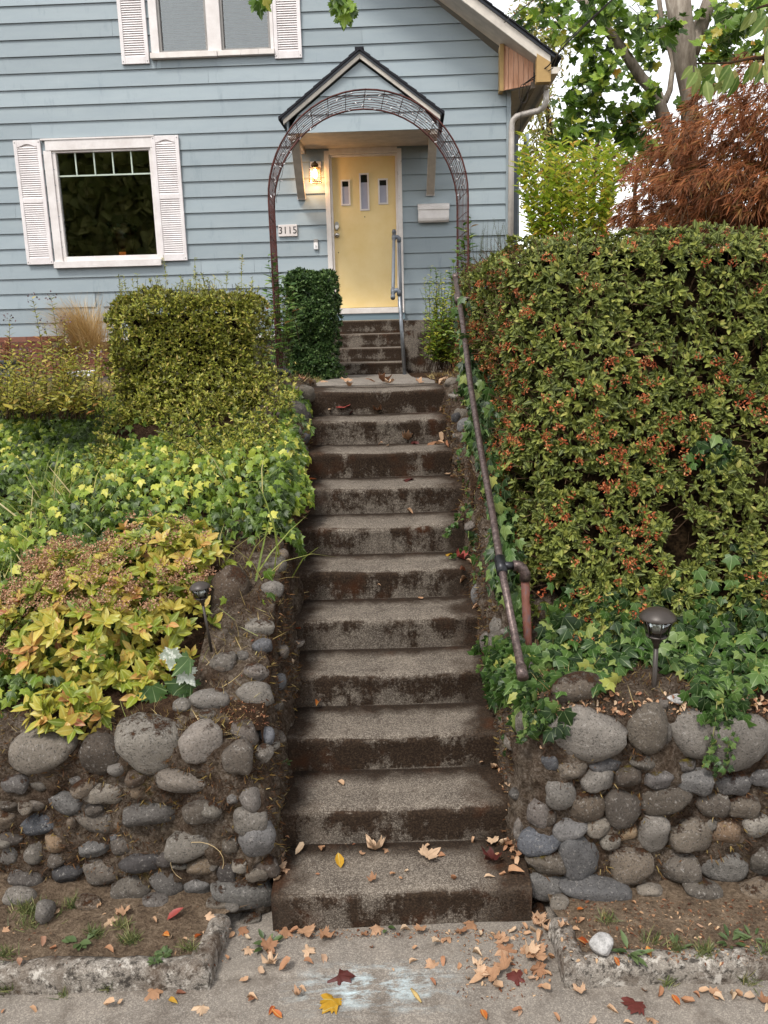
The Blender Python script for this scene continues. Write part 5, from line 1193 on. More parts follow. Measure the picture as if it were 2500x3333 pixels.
# loose lower skirt mixing into the ivy
skirt = []
for _ in range(2300):
    x = random.uniform(q0.x+.02, q1.x+.25); y = random.uniform(4.6, 5.5); z = bank_z(x, y)+.05+.30*random.random()*(y-4.4); skirt.append((x, y, z))
skirt = np.array(skirt); skirt = skirt[nzv(skirt, 3, 3) > -.1]; a_, d_, n2_, s2_, _ = rosettes(skirt, np.tile([0, -.5, .8], (len(skirt), 1))+.5*unit(len(skirt)), (4, 7), (.4, 1.3), .026); mass(bxl, 'lower_leaves', leaves_mesh('lower_leaves', [T_oval(.36)], a_, d_, n2_, s2_), M_bx)
twigs(bxl, [tuple(p) for p in pb_[:500]-nb_[:500]*.12], [tuple(p) for p in pb_[:500]+np.array([0, 0, .08])], .0018)
dk = [(0, '#22341a'), (.4, '#385028'), (.7, '#526e3a'), (1, '#7a9055')]; M_dk = leaf_mat('dark_hedge_leaf', dk)
q0, q1 = at_y(612*K, 595*K, 9.35), at_y(722*K, 595*K, 9.35); dh = thing('hedge', 'dark green clipped bush left of the porch steps', 'hedge', ((q0.x+q1.x)/2, 9.6, 1.62))
box_hedge(dh, q0.x, q1.x, 9.3, 9.95, 1.58, (q0.z+q1.z)/2+.02, 3800, .042, M_dk, [OV], rr=.14)

# ---------------------------------------------------------------- spirea
spst = [(0, '#5f7222'), (.35, '#8a932f'), (.62, '#aea23e'), (.84, '#c2aa52'), (.95, '#c08a52'), (1, '#a86a4c')]
M_sp, M_spo = leaf_mat('spirea_leaf', spst, vein='mid'), leaf_mat('spirea_leaf_single', spst, True, vein='mid')
spc = at_y(240*K, 1375*K, 3.62); spi = thing('spirea_shrub', 'yellow and orange tinged spirea shrub with brown seed heads on the left bank', 'shrub', (spc.x, spc.y, spc.z-.4))
P, A = [], []; stems = MB()
def spirea_mound(c, rx, ry, rz, n):
    for _ in range(n):
        u = Vector((random.gauss(0, 1), random.gauss(-.5, .9), random.gauss(.35, .8))); u.normalize()
        if u.z < -.65: continue
        k_ = 1-.5*random.random()**2.2; p = c+Vector((u.x*rx, u.y*ry, u.z*rz))*k_*(1+.22*nz(u*2.2+c, 1)); P.append(tuple(p)); A.append(tuple((u+Vector((0, -.2, .5))).normalized()))
        if random.random() < .16: stems.tube([c+Vector((u.x*rx*.1, u.y*ry*.1, -rz*.8)), c.lerp(p, .6)+Vector((0, 0, -.05)), p], [.003, .0025, .0012], 4, False)
spirea_mound(spc, .56, .42, .42, 640); spirea_mound(at_y(90*K, 1450*K, 3.5), .28, .25, .22, 170); spirea_mound(at_y(360*K, 1215*K, 3.85), .30, .25, .22, 170); spirea_mound(at_y(150*K, 1545*K, 3.05), .15, .1, .11, 60); spirea_mound(at_y(300*K, 1480*K, 3.3), .2, .15, .14, 90)
P, A = np.array(P), np.array(A); lp, ld, ln_, ls, ix = rosettes(P, A+.2*unit(len(P)), (5, 8), (.6, 1.35), .046+.018*rng.random(len(P)))
rv = np.clip(rng.random(len(P))[ix]*.75+.3*rng.random(len(ix)), 0, 1); foliage(spi, lp, ld, ln_, ls, [OV, OV2], M_sp, M_spo, 300, R=rv, show=lp[:, 1] < 3.6)
tag(stems.build('stems', plain('spirea_stem', '#5a3a26', .8), spi), kind='stuff')
up_ = A[:, 2] > .72; fp = P[up_][:330]; fp = fp+A[up_][:330]*.045
q, d, n_, s_, ix = rosettes(fp, np.tile([0, -.15, 1.0], (len(fp), 1))+.2*unit(len(fp)), (26, 40), (.1, 1.4), .030, .5); q2 = q+d*s_[:, None]
mass(spi, 'seed_heads', leaves_mesh('seed_heads', [T_oval(.7, .3, .3)], q2, unit(len(q2)), unit(len(q2)), .010), leaf_mat('seed_head', [(0, '#80583e'), (.5, '#ab8062'), (1, '#cca88a')], trans=.1, rough=.9))
# mildewed maple seedling below it
ms = thing('maple_seedling', 'maple seedling with one mildew whitened leaf among dark green leaves', 'seedling', at_y(390*K, 1470*K, 3.35))
M_md = leaf_mat('seedling_leaf', [(0, '#2d4420'), (1, '#46612c')], True, vein='palm'); M_mw = leaf_mat('mildew_leaf', [(0, '#8f9a86'), (1, '#b9bfb0')], True, spots=('#d8dbd0', 60, .5))
for (x, y), s_, mt, lab in (((372, 1418), .085, M_mw, 'white mildewed leaf'), ((395, 1462), .085, M_mw, 'white mildewed leaf'), ((412, 1440), .10, M_md, None), ((345, 1520), .12, M_md, None), ((395, 1500), .12, M_md, None), ((330, 1500), .1, M_md, None), ((415, 1490), .1, M_md, None)):
    p = at_y(x*K, y*K, 3.13+.04*random.random()); n0 = len(col.objects); leaf_objects('leaf', [MP], mt, [tuple(p+Vector((0, 0, s_*.4)))], [(random.gauss(0, .5), -.25, -1)], [(random.gauss(0, .2), -.9, .5)], s_, ms)
MB().tube([at_y(385*K, 1560*K, 3.36), at_y(390*K, 1480*K, 3.36), at_y(385*K, 1420*K, 3.36)], .003, 5).build('stem', M_twig, ms)

# ---------------------------------------------------------------- loose stemmed plants
def stem_plant(root, stems_, leaf_len, tm, mat, sp_=.03, fl=None, stem_r=.0022, mass_name='leaves', updir=.5, taper=True):
    m = MB(); P, D, Nn, S = [], [], [], []; F = []
    for b, t_ in stems_:
        b, t_ = Vector(b), Vector(t_); L_ = (t_-b).length; mid = b.lerp(t_, .5)+Vector((random.gauss(0, .06), random.gauss(0, .06), .08))*L_
        pts = [b.lerp(mid, k/4).lerp(mid.lerp(t_, k/4), k/4) for k in range(5)]; m.tube(pts, [stem_r, stem_r*.9, stem_r*.8, stem_r*.6, stem_r*.3], 4, False)
        n = int(L_/sp_)
        for k in range(n):
            f = .15+.85*(k+random.random())/n; i = min(3, int(f*4)); p = pts[i].lerp(pts[i+1], f*4-i); ax = (pts[i+1]-pts[i]).normalized(); a = k*2.4+random.random(); side = Vector((math.cos(a), math.sin(a), 0)); d = (side+ax*updir+Vector((0, 0, .1))).normalized()
            P.append(tuple(p)); D.append(tuple(d)); Nn.append(tuple(ax+Vector((0, -.2, .3)))); S.append(leaf_len*(1.15-.55*f if taper else 1)*random.uniform(.7, 1.2))
        if fl: F.append(tuple(t_))
    foliage(root, P, D, Nn, np.array(S), tm, mat, mass=mass_name); tag(m.build('stems', M_twig, root), kind='stuff')
    return F
wst = [(0, '#66681f'), (.4, '#8a8a30'), (.7, '#aaa23e'), (.92, '#bba850'), (1, '#a8703c')]; M_wd = leaf_mat('weed_leaf', wst)
wd = thing('aster_clump', 'straggly yellowing aster clump at the left edge of the bank', 'shrub', (-2.0, 5.4, 1.7)); ST = []
for _ in range(170):
    x = random.uniform(-30, 225); y = random.uniform(735, 870); Yb = random.uniform(4.9, 5.8); b = at_y(x*K, 905*K, Yb); t_ = at_y((x+random.gauss(0, 30))*K, y*K, Yb+random.gauss(0, .1)); ST.append((b, t_))
for x, y in ((70, 645), (20, 690), (95, 700), (110, 640), (140, 690), (175, 760), (55, 760)): ST.append((at_y((x+30)*K, 880*K, 5.5), at_y(x*K, y*K, 5.5)))
stem_plant(wd, ST, .055, [T_thin(.28), OV], M_wd, .016)
fh = np.array([tuple(t_) for _, t_ in ST[-9:]]); q = np.repeat(fh, 14, axis=0)+.035*unit(len(fh)*14); mass(wd, 'flower_heads', leaves_mesh('flower_heads', [T_oval(.8)], q, unit(len(q)), unit(len(q)), .014), leaf_mat('faded_aster', [(0, '#4d3a3a'), (1, '#8a7378')], trans=.1))
gb = at_y(200*K, 775*K, 10.12); fg = thing('feather_grass', 'tan feather grass tuft blowing left against the blue siding', 'grass', gb); n = 2600
a = rng.random(n)*6.283; sp_ = np.abs(rng.normal(0, .5, n)); D = np.stack([np.cos(a)*np.sin(sp_)-.28, np.sin(a)*np.sin(sp_)*.6, np.cos(sp_)], 1); D /= np.linalg.norm(D, axis=1, keepdims=True)
Pb = np.array(gb)+np.stack([rng.normal(0, .07, n), rng.normal(0, .05, n), np.zeros(n)], 1); Nn = D*0+np.array([0, 0, 1.0])+.2*unit(n)
M_fg = leaf_mat('feather_grass', [(0, '#a08048'), (.5, '#c4a268'), (1, '#dcc294')], trans=.3, rough=.6)
mass(fg, 'blades', leaves_mesh('blades', [T_blade(.006, .35), T_blade(.005, .55), T_blade(.006, .2)], Pb, D, Nn, .42+.42*rng.random(n)), M_fg)
pk_ = thing('dry_perennial', 'dried peach coloured seed stalks at the left edge before the bricks', 'plant', at_y(12*K, 800*K, 9.6)); ST = [(at_y((12+random.gauss(0, 6))*K, 800*K, 9.6), at_y((14+random.gauss(0, 9))*K, random.uniform(725, 760)*K, 9.6)) for _ in range(12)]
stem_plant(pk_, ST, .05, [OV], leaf_mat('dry_peach_leaf', [(0, '#8a5638'), (.5, '#b98358'), (1, '#d1a67c')]), .02)
# climbers on the arch
vst = [(0, '#34521f'), (.4, '#527330'), (.75, '#7a9646'), (.95, '#a0aa5c'), (1, '#b03030')]; M_vn = leaf_mat('jasmine_leaf', vst, rough=.3)
for sgn, nm, ztop, nst, lab in ((-1, 'climber', 2.72, 46, 'glossy climber with a few red leaves on the left leg of the wire arch'), (1, 'climber', 3.0, 26, 'glossy climber twisting up the right leg of the wire arch')):
    vn = thing(nm, lab, 'climber', (ca.x+sgn*ra, YA+.3, gz_)); ST = []
    for _ in range(nst):
        x = ca.x+sgn*ra+random.gauss(-.02*sgn, .07); y = YA+random.uniform(-.05, .5); z0 = random.uniform(gz_, ztop-.5); ST.append(((x, y, z0), (x+random.gauss(-.02, .09), y+random.gauss(0, .05), min(ztop, z0+random.uniform(.2, .5)))))
    for _ in range(8): z0 = random.uniform(ztop-.9, ztop-.2); x = ca.x+sgn*ra; ST.append(((x, YA+.1, z0), (x+random.gauss(0, .03), YA+.1+random.gauss(0, .1), ztop+random.uniform(-.2, .15))))
    stem_plant(vn, ST, .078, [T_oval(.46), OV], M_vn, .05, updir=.3, taper=False)
# shrubs right of the door
yst = [(0, '#4a6420'), (.4, '#6f8a2c'), (.7, '#9aa83a'), (1, '#c2b845')]; M_ys = leaf_mat('yellow_green_leaf', yst)
ys = thing('shrub', 'loose yellow-green shrub right of the walk in front of the letter box', 'shrub', at_y(955*K, 790*K, 8.2)); ST = []
for _ in range(70):
    x = random.uniform(915, 1010); b = at_y((955+random.gauss(0, 20))*K, 800*K, 8.2); ST.append((b, at_y(x*K, random.uniform(575, 740)*K, 8.2+random.gauss(0, .2))))
stem_plant(ys, ST, .058, [OV], M_ys, .024)
rst = [(0, '#33472a'), (.5, '#4e6638'), (1, '#7d8c52')]; M_ro = leaf_mat('rosemary_leaf', rst)
ro = thing('rosemary', 'upright rosemary bush beside the porch plinth', 'shrub', at_y(955*K, 790*K, 9.2)); ST = []
for _ in range(46): ST.append((at_y((960+random.gauss(0, 16))*K, 800*K, 9.2), at_y(random.uniform(905, 1000)*K, random.uniform(610, 760)*K, 9.2+random.gauss(0, .15))))
stem_plant(ro, ST, .032, [T_thin(.14)], M_ro, .008)
ro2 = thing('rosemary', 'tall rosemary spires rising behind the hedge at the house corner', 'shrub', at_y(1075*K, 640*K, 7.6)); ST = []
for _ in range(52): x = random.uniform(1030, 1120); ST.append((at_y(x*K, 660*K, 7.6), at_y((x+random.gauss(0, 8))*K, random.uniform(470, 570)*K, 7.6+random.gauss(0, .2))))
stem_plant(ro2, ST, .034, [T_thin(.14)], M_ro, .008)

# ================================================================ BACKGROUND TREES
def px_r(rp, Y): return rp*Y/FOC
ybs = thing('shrub', 'tall bright yellow-green shrub beyond the hedge beside the house corner', 'shrub', at_y(1230*K, 600*K, 9.0)); ST = []
for _ in range(120):
    x = random.uniform(1115, 1345); f = 1-((x-1235)/130)**2*.7; b = at_y((1235+(x-1235)*.5)*K, 640*K, 9+random.uniform(-.5, .8)); ST.append((b, at_y(x*K, (random.uniform(330, 470)-30*f+(0 if random.random() < .8 else -30))*K, b.y+random.gauss(0, .2))))
stem_plant(ybs, ST, .105, [OV, T_oval(.36)], leaf_mat('backlit_leaf', [(0, '#6d8a26'), (.4, '#93a632'), (.75, '#b9bb42'), (.93, '#cfc152'), (1, '#c98a3c')], trans=.45), .04, taper=False)

def tree(name, label, Y, trunk, limbs, clumps, leaf, tm, mat, mat_o=None, nobj=0, conv=c3, bark=None, dy=1.2, dn=55, group='trees beyond the garden', droop=.5):
    base = at_y(*conv(*trunk[-1][:2]), Y); t_ = thing(name, label, 'tree', (base.x, Y, 1.55), group)
    pts = [at_y(*conv(x, y), Y) for x, y, _ in trunk]; rs = [px_r(r_, Y) for _, _, r_ in trunk]
    lowp = Vector((pts[-1].x, Y, 1.5)); 
    if pts[-1].z > 1.6: pts.append(lowp); rs.append(rs[-1]*1.15)
    MB().tube(pts, rs, 12).build('trunk', bark or M_bark, t_, smooth=True)
    for l in limbs: MB().tube([at_y(*conv(x, y), Y+dy_) for x, y, r_, dy_ in l], [px_r(r_, Y) for _, _, r_, _ in l], 8).build('limb', bark or M_bark, t_, smooth=True)
    P, S = [], []
    tw0, tw1 = [], []
    for x, y, r_ in clumps:
        sc_ = conv(1, 0)[0]-conv(0, 0)[0]; c = at_y(*conv(x, y), Y+random.uniform(-dy, dy)); R_ = r_*sc_*Y/FOC; n = int(dn*(r_/100.)**2*(sc_*1.843)**2)+4
        for _ in range(n):
            u = Vector((random.gauss(0, .5), random.gauss(0, .6), random.gauss(0, .5))); P.append(tuple(c+u*R_))
        for _ in range(3): tw0.append(tuple(c+Vector((random.gauss(0, .3), random.gauss(0, .3), .5))*R_)); tw1.append(tuple(c+Vector((random.gauss(0, .6), random.gauss(0, .5), random.gauss(0, .5)))*R_))
    n = len(P); D = np.stack([rng.normal(0, .8, n), rng.normal(-.2, .6, n), rng.normal(-droop, .5, n)], 1); Nn = np.array([0, -.45, .7])+.75*unit(n)
    foliage(t_, P, D, Nn, leaf*(.7+.6*rng.random(n)), tm, mat, mat_o, nobj, mass='crown'); twigs(t_, tw0, tw1, leaf*.045, 'twigs', bark or M_bark)
    return t_
mst = [(0, '#2c4214'), (.3, '#45611d'), (.6, '#658529'), (.85, '#8ba63c'), (.97, '#a5ae44'), (1, '#c98a2c')]
M_mp, M_mpo = leaf_mat('maple_leaf', mst, trans=.4, vein='palm'), leaf_mat('maple_leaf_single', mst, True, trans=.4, vein='palm')
CL = [(650,60,150),(800,130,130),(980,130,110),(930,260,110),(620,330,90),(700,420,100),(560,480,100),(500,600,110),(560,760,110),(450,820,80),(760,720,140),(880,800,120),(880,620,110),(960,550,60),(1080,160,60),(1400,180,100),(1500,120,110),(1560,300,110),(1300,300,70),(1240,480,60),(300,60,100),(200,110,70),(400,200,60),(420,110,90),(1000,880,50),(380,860,50),(640,540,80),(1010,240,60),(520,200,80),(1350,80,80),(1580,40,90),(1420,330,70),(1150,620,40),(830,420,60),(480,700,70)]
tree('maple_tree', 'big green maple with pale forked trunk behind the red Japanese maple', 13.0, [(1110,-60,36),(1135,120,34),(1155,250,36),(1165,400,32),(1185,560,26),(1190,760,26)],
     [[(1330,-60,20,.1),(1275,100,22,.1),(1215,260,26,0),(1190,330,26,0)], [(490,-60,12,-.2),(640,110,14,-.2),(780,290,15,-.2),(900,470,17,-.2),(990,560,18,-.2),(1030,700,22,-.1),(1080,860,24,0),(1130,1000,26,0)], [(1000,-40,8,.2),(1020,120,7,.2),(1090,380,8,.1),(1070,540,9,0),(1040,610,10,-.1)]], CL, .145, [MP, MP2], M_mp, M_mpo, 300, dn=40)
fst = [(0, '#4f5526'), (.35, '#737638'), (.65, '#96944c'), (.9, '#b3a860'), (1, '#a8683c')]; M_ft = leaf_mat('fine_leaf', fst, trans=.4)
def rc(x0, x1, y0, y1, n, r0, r1): return [(random.uniform(x0, x1), random.uniform(y0, y1), random.uniform(r0, r1)) for _ in range(n)]
tree('background_tree', 'thin leaved yellowing tree close behind the house corner', 20.0, [(300,430,6),(330,640,8),(360,850,9),(330,1150,12)], [[(470,700,4,0),(400,900,6,0),(340,1080,8,0)], [(240,560,4,0),(300,750,5,0),(350,900,7,0)], [(620,820,4,0),(480,980,6,0),(350,1120,8,0)]],
     rc(150, 430, 30, 700, 26, 60, 120)+rc(180, 480, 700, 1250, 30, 60, 110), .115, [OV, T_thin(.4)], M_ft, dn=85, bark=M_twig)
tree('background_tree', 'fine leaved green and gold tree filling the gap right of the corner', 24.0, [(640,800,6),(620,1000,9),(600,1250,11)], [[(800,860,4,0),(700,980,5,0),(620,1100,7,0)]], rc(430, 900, 820, 1150, 34, 60, 120), .11, [OV, T_thin(.4)], M_ft, dn=80, bark=M_twig)
M_pk = leaf_mat('pink_autumn_leaf', [(0, '#7a3030'), (.5, '#a8504a'), (1, '#b0894e')], trans=.4)
tree('background_tree', 'small pink and red autumn tree behind the yellow-green shrub', 22.0, [(880,950,4),(860,1150,6)], [], rc(700, 1000, 930, 1120, 12, 40, 80)+rc(380, 560, 1000, 1200, 6, 40, 70), .10, [OV], M_pk, dn=45, bark=M_twig)
# red cut-leaf Japanese maple
jb = at_y(1690*K, 520*K, 7.6); jm = thing('japanese_maple', 'rust red weeping Japanese maple dome behind the tall hedge', 'tree', (jb.x, 7.6, 1.6)); P, A = [], []
jc = at_y(1745*K, 470*K, 7.6); rx_, ry_, rz_ = 1.52, 1.4, 1.32
for _ in range(7600):
    u = Vector((random.gauss(-.4, 1), random.gauss(-.6, 1), abs(random.gauss(.3, .8))-.4)); u.normalize(); k_ = 1-.34*random.random()**2
    lay = 1+.10*math.sin(u.z*16+4*nz(u*2, 1.5))+.10*nz(u*3, 1.3); p = jc+Vector((u.x*rx_, u.y*ry_, u.z*rz_))*k_*lay
    if p.x < jc.x-1.2 and random.random() < .3: continue
    P.append(tuple(p)); A.append((u.x*.7-.15, u.y*.6-.1, u.z*.25-.55))
P, A = np.array(P), np.array(A); lp, ld, ln_, ls, ix = rosettes(P, A, (7, 10), (.1, .75), .085+.045*rng.random(len(P)))
jst = [(0, '#4a2f18'), (.25, '#6b4222'), (.5, '#8a4f2a'), (.72, '#a06438'), (.88, '#7a6432'), (1, '#a05a44')]
rv = np.clip(rng.random(len(P))[ix]*.7+.3*rng.random(len(ix)), 0, 1); foliage(jm, lp, ld, ln_+np.array([0, -.3, .8]), ls, [T_thin(.09, .25), T_thin(.07, .1)], leaf_mat('red_cutleaf', jst, trans=.3, rough=.6), mass='crown', R=rv)
tb = Vector((jc.x, jc.y, 1.5)); MB().tube([tb, tb+Vector((.05, 0, .5)), jc+Vector((0, 0, .4))], [.08, .07, .04], 10).build('trunk', M_bark, jm)
for _ in range(26):
    u = Vector((random.gauss(-.3, 1), random.gauss(-.4, 1), abs(random.gauss(.4, .5)))).normalized(); MB().tube([jc+Vector((0, 0, .1)), jc+Vector((u.x*.6, u.y*.6, u.z*.9)), jc+Vector((u.x*1.3, u.y*1.25, u.z*1.0))], [.03, .018, .006], 6).build('limb', M_bark, jm)
# cherry branch hanging in from the right
cb = thing('cherry_tree', 'cherry tree reaching hanging pale green leaves in at the upper right', 'tree', (3.6, 4.5, 1.5)); Yc = 4.4
tips = [(1250,420),(1210,390),(1330,400),(1370,395),(1425,395),(1440,420),(1490,440),(1590,360),(1630,380),(1655,370),(1590,60),(1630,90),(1640,50),(1650,150),(1400,470),(1350,440),(1655,270),(1300,480)]
st0 = [Vector((3.6, 4.5, 1.2)), Vector((3.55, 4.5, 2.6)), Vector((3.4, 4.45, 3.6))]; MB().tube(st0, [.09, .08, .06], 10).build('trunk', M_bark, cb, smooth=True)
P, D, Nn, S = [], [], [], []
for x, y in tips:
    for _ in range(2): p = at_y(*c3(x+random.gauss(0, 14), y+random.gauss(0, 12)), Yc+random.gauss(0, .08)); P.append(tuple(p)); D.append((random.gauss(-.25, .4), random.gauss(-.1, .25), -1)); Nn.append((random.gauss(0, .5), -1, .3)); S.append(random.uniform(.085, .115))
leaf_objects('leaf', [T_oval(.46, .05, .15)], leaf_mat('cherry_leaf', [(0, '#54702c'), (.5, '#7d8f48'), (.85, '#98a05c'), (1, '#a8703c')], True, trans=.4, vein='mid'), P, D, Nn, S, cb)
for ps_ in ([(1655,350),(1560,350),(1440,375),(1340,380),(1230,380)], [(1655,30),(1620,40),(1590,50)], [(1655,255),(1640,300),(1630,370)], [(1560,350),(1580,360),(1600,380)]):
    w = [at_y(*c3(*q), Yc) for q in ps_]; MB().tube([st0[-1]]+w, [.02]+[.007-.004*k/len(w) for k in range(len(w))], 5).build('twig', M_twig, cb)
# street tree above the camera with leaves hanging into the top of the view
sv = thing('street_maple', 'green maple leaves hanging into the top of the view before the siding', 'tree', (-3.5, 5.0, 0)); P, D, Nn, S = [], [], [], []
for (x, y), n in (((590, 0), 7), ((620, 40), 12), ((640, 20), 8), ((660, 70), 5), ((610, 90), 4), ((90, 15), 3), ((110, -10), 3), ((600, -60), 12)):
    for _ in range(n): P.append(tuple(at_y(*c2(x+random.gauss(0, 18), y+random.gauss(0, 12)), 6.4+random.gauss(0, .1)))); D.append((random.gauss(0, .5), random.gauss(0, .3), -1)); Nn.append((random.gauss(0, .4), -1, .3)); S.append(random.uniform(.075, .115))
leaf_objects('leaf', [MP, MP2], M_mpo, P, D, Nn, S, sv); a_ = at_y(*c2(600, 30), 6.4); b_ = at_y(*c2(90, 0), 6.4)
MB().tube([Vector((-3.5, 4.2, 0)), Vector((-3.45, 4.3, 3)), Vector((-3.3, 4.6, 5.4))], [.16, .14, .11], 12).build('trunk', M_bark, sv, smooth=True)
MB().tube([Vector((-3.3, 4.6, 5.4)), Vector((-1.8, 5.6, 6.0)), Vector((a_.x, 6.4, a_.z+1.0)), a_], [.08, .04, .015, .003], 8).build('limb', M_bark, sv); MB().tube([Vector((-1.8, 5.6, 6.0)), Vector((b_.x, 6.3, b_.z+.6)), b_], [.03, .012, .003], 6).build('limb', M_bark, sv)
# row of trees across the street, seen only as the dark reflection in the window
M_ev = leaf_mat('evergreen_leaf', [(0, '#5f6a34'), (.5, '#8a8f4e'), (1, '#b0ac6a')], trans=.3)
for k, (x, Y_, h) in enumerate(((-26, -18, 12), (-20, -17, 12.5), (-14, -18, 12), (-8.5, -19, 12), (-3, -18, 10))):
    t_ = thing('street_tree', 'dark leafy tree across the street mirrored in the lower window', 'tree', (x, Y_, -.03), 'trees across the street'); P = []
    for _ in range(6500):
        u = Vector((random.gauss(0, 1), random.gauss(0, 1), random.gauss(0, 1))).normalized(); P.append((x+u.x*3.3, Y_+u.y*2.6, h*.55+u.z*h*.45+.5*nz(u*3, 1)))
    mass(t_, 'crown', leaves_mesh('crown', [T_oval(.7)], P, unit(len(P)), unit(len(P)), .75), M_ev); MB().tube([(x, Y_, -.1), (x, Y_, h*.5)], [.3, .2], 10).build('trunk', M_bark, t_)

# ================================================================ GRASS, WEEDS, MOSS
def blades(name, pts, L0, L1, mat, w=.06, lean=.5, label=None, cat=None, tm=None):
    pts = np.array(pts); n = len(pts); D = np.stack([rng.normal(0, lean, n), rng.normal(0, lean, n), np.ones(n)], 1); me = leaves_mesh(name, tm or [T_blade(w, .25)], pts, D, unit(n)+np.array([0, -.2, .4]), L0+(L1-L0)*rng.random(n)); o = link(name, me, mat); tag(o, label, cat, kind='stuff'); return o
M_dry = leaf_mat('dry_grass', [(0, '#7d6a3c'), (.5, '#a8925c'), (.85, '#c4ae7a'), (1, '#7f8a45')], trans=.2); M_gg = leaf_mat('green_grass', [(0, '#454f2e'), (.6, '#66703f'), (1, '#97905f')], trans=.2)
pts = []
while len(pts) < 9000:
    y = random.uniform(5.6, 10.0); x = random.uniform(-3.4, 2.0); 
    if -.62 < x < .56: continue
    if x > .5 and y < 5.9: continue
    if nz((x, y, 0), 2, 4) < -.35: continue
    pts.append((x, y, yard_z(x, y)-.005))
blades('dry_lawn_grass', pts, .03, .09, M_dry, .07, .7, 'dry tan lawn grass at the top of the steps', 'grass')
pts = []
for cx, cy, n, sg in ((540,1390,90,24),(740,1420,120,26),(690,1340,60,20),(1080,1470,70,24),(220,1260,150,50),(160,1330,80,40),(400,1230,50,14),(20,1700,60,30),(350,1730,30,18),(620,1700,30,18),(30,1500,60,30),(440,1200,40,10),(150,1240,120,40)):
    for _ in range(n):
        h_, n2 = hit(*c8(cx+random.gauss(0, sg), cy+random.gauss(0, sg*.5)))
        if h_: pts.append(tuple(h_))
for cx, cy, n, sg in ((630,1660,60,26),(1150,1830,110,30),(950,2000,50,20),(1390,1990,60,24),(860,1770,50,30),(1480,1830,60,24),(1000,1810,60,26)):
    for _ in range(n):
        h_, n2 = hit(*cr(cx+random.gauss(0, sg), cy+random.gauss(0, sg*.5)))
        if h_: pts.append(tuple(h_))
blades('grass_tufts', pts, .02, .055, M_gg, .07, .7, 'sparse grass tufts on the dirt strips beside the walk', 'grass')
pts = []                                          # dry straw along the wall tops
for sgn in (-1, 1):
    Pw = WALLP[sgn]
    for _ in range(1100 if sgn < 0 else 500):
        r_ = Pw[random.randrange(len(Pw))]; p = r_[random.randrange(42, 60)]; 
        pts.append(tuple(p))
blades('dry_straw', pts, .03, .11, M_dry, .03, 1.1, 'dry straw and needles caught on the wall tops', 'straw')
M_ms = leaf_mat('moss_blade', [(0, '#2c1c11'), (.4, '#4a301c'), (.75, '#6b4a2a'), (.9, '#857038'), (1, '#a08c60')], trans=.1, rough=.9); pts, nrm = [], []
for sgn in (-1, 1):
    Pw = WALLP[sgn]
    for _ in range(22000):
        i = random.randrange(1, len(Pw)-1); j = random.randrange(8, 59); p = Pw[i][j]
        if nz(p, 3.2, 4) < -.12: continue
        t1_ = Pw[i+1][j]-Pw[i-1][j]; t2_ = Pw[i][j+1 if j < 59 else j]-Pw[i][j-1]; nn = t1_.cross(t2_); 
        if nn.length < 1e-9: continue
        nn.normalize(); nn = nn if nn.dot(EYE-p) > 0 else -nn; pts.append(tuple(p+t1_*random.uniform(-.5, .5)+t2_*random.uniform(-.5, .5))); nrm.append(tuple(nn))
n = len(pts); D = np.array(nrm)+.7*unit(n); o = link('moss', leaves_mesh('moss', [T_blade(.16, .3)], pts, D, unit(n), .014+.018*rng.random(n)), M_ms); tag(o, 'brown moss fuzz covering the mortar of both stone walls', 'moss', kind='stuff')
# low weeds
def weed(px, label, n, s_, tm, mat):
    h_, n2 = hit(*px)
    if h_ is None: return
    r_ = thing('weed', label, 'weed', h_); P, D = [], []
    for k in range(n): a = random.random()*6.28; P.append(tuple(h_+Vector((math.cos(a), math.sin(a), 0))*random.random()*s_*.7+Vector((0, 0, .006)))); D.append((math.cos(a), math.sin(a), random.uniform(.1, .7)))
    leaf_objects('leaf', tm, mat, P, D, [(0, -.2, 1)]*n, s_*(.7+.5*rng.random(n)), r_)
M_we = leaf_mat('weed_leaf_green', [(0, '#3d4f2a'), (1, '#64744a')], True)
weed(c8(455, 1435), 'small broad leaved weed in the left dirt strip', 7, .05, [OV2], M_we); weed(c8(930, 1500), 'flat clover patch near the left kerb corner', 46, .022, [OV2], M_we); weed(c8(885, 1540), 'low clover sprigs against the left kerb', 26, .02, [OV2], M_we); weed(c8(1520, 1440), 'green weed among dead leaves at the left foot of the steps', 7, .045, [OV], M_we)
weed(cr(745, 1830), 'flat rosette weed beside the white rock', 10, .06, [T_oval(.3)], M_we); weed(cr(1290, 1770), 'grey-green rosette weed in the right dirt strip', 12, .05, [T_oval(.3)], M_we); weed(cr(1410, 1760), 'smaller rosette weed near the right picture edge', 9, .04, [T_oval(.3)], M_we); weed(cr(990, 1800), 'thin leaved weed in the middle of the right dirt strip', 8, .04, [T_oval(.25)], M_we)
weed(c8(1630, 410), 'tiny green weed at the left edge of the third step', 8, .025, [OV2], M_we); weed((1262, 3020), 'small green sprout at the foot of the lowest step', 6, .035, [OV], M_we)

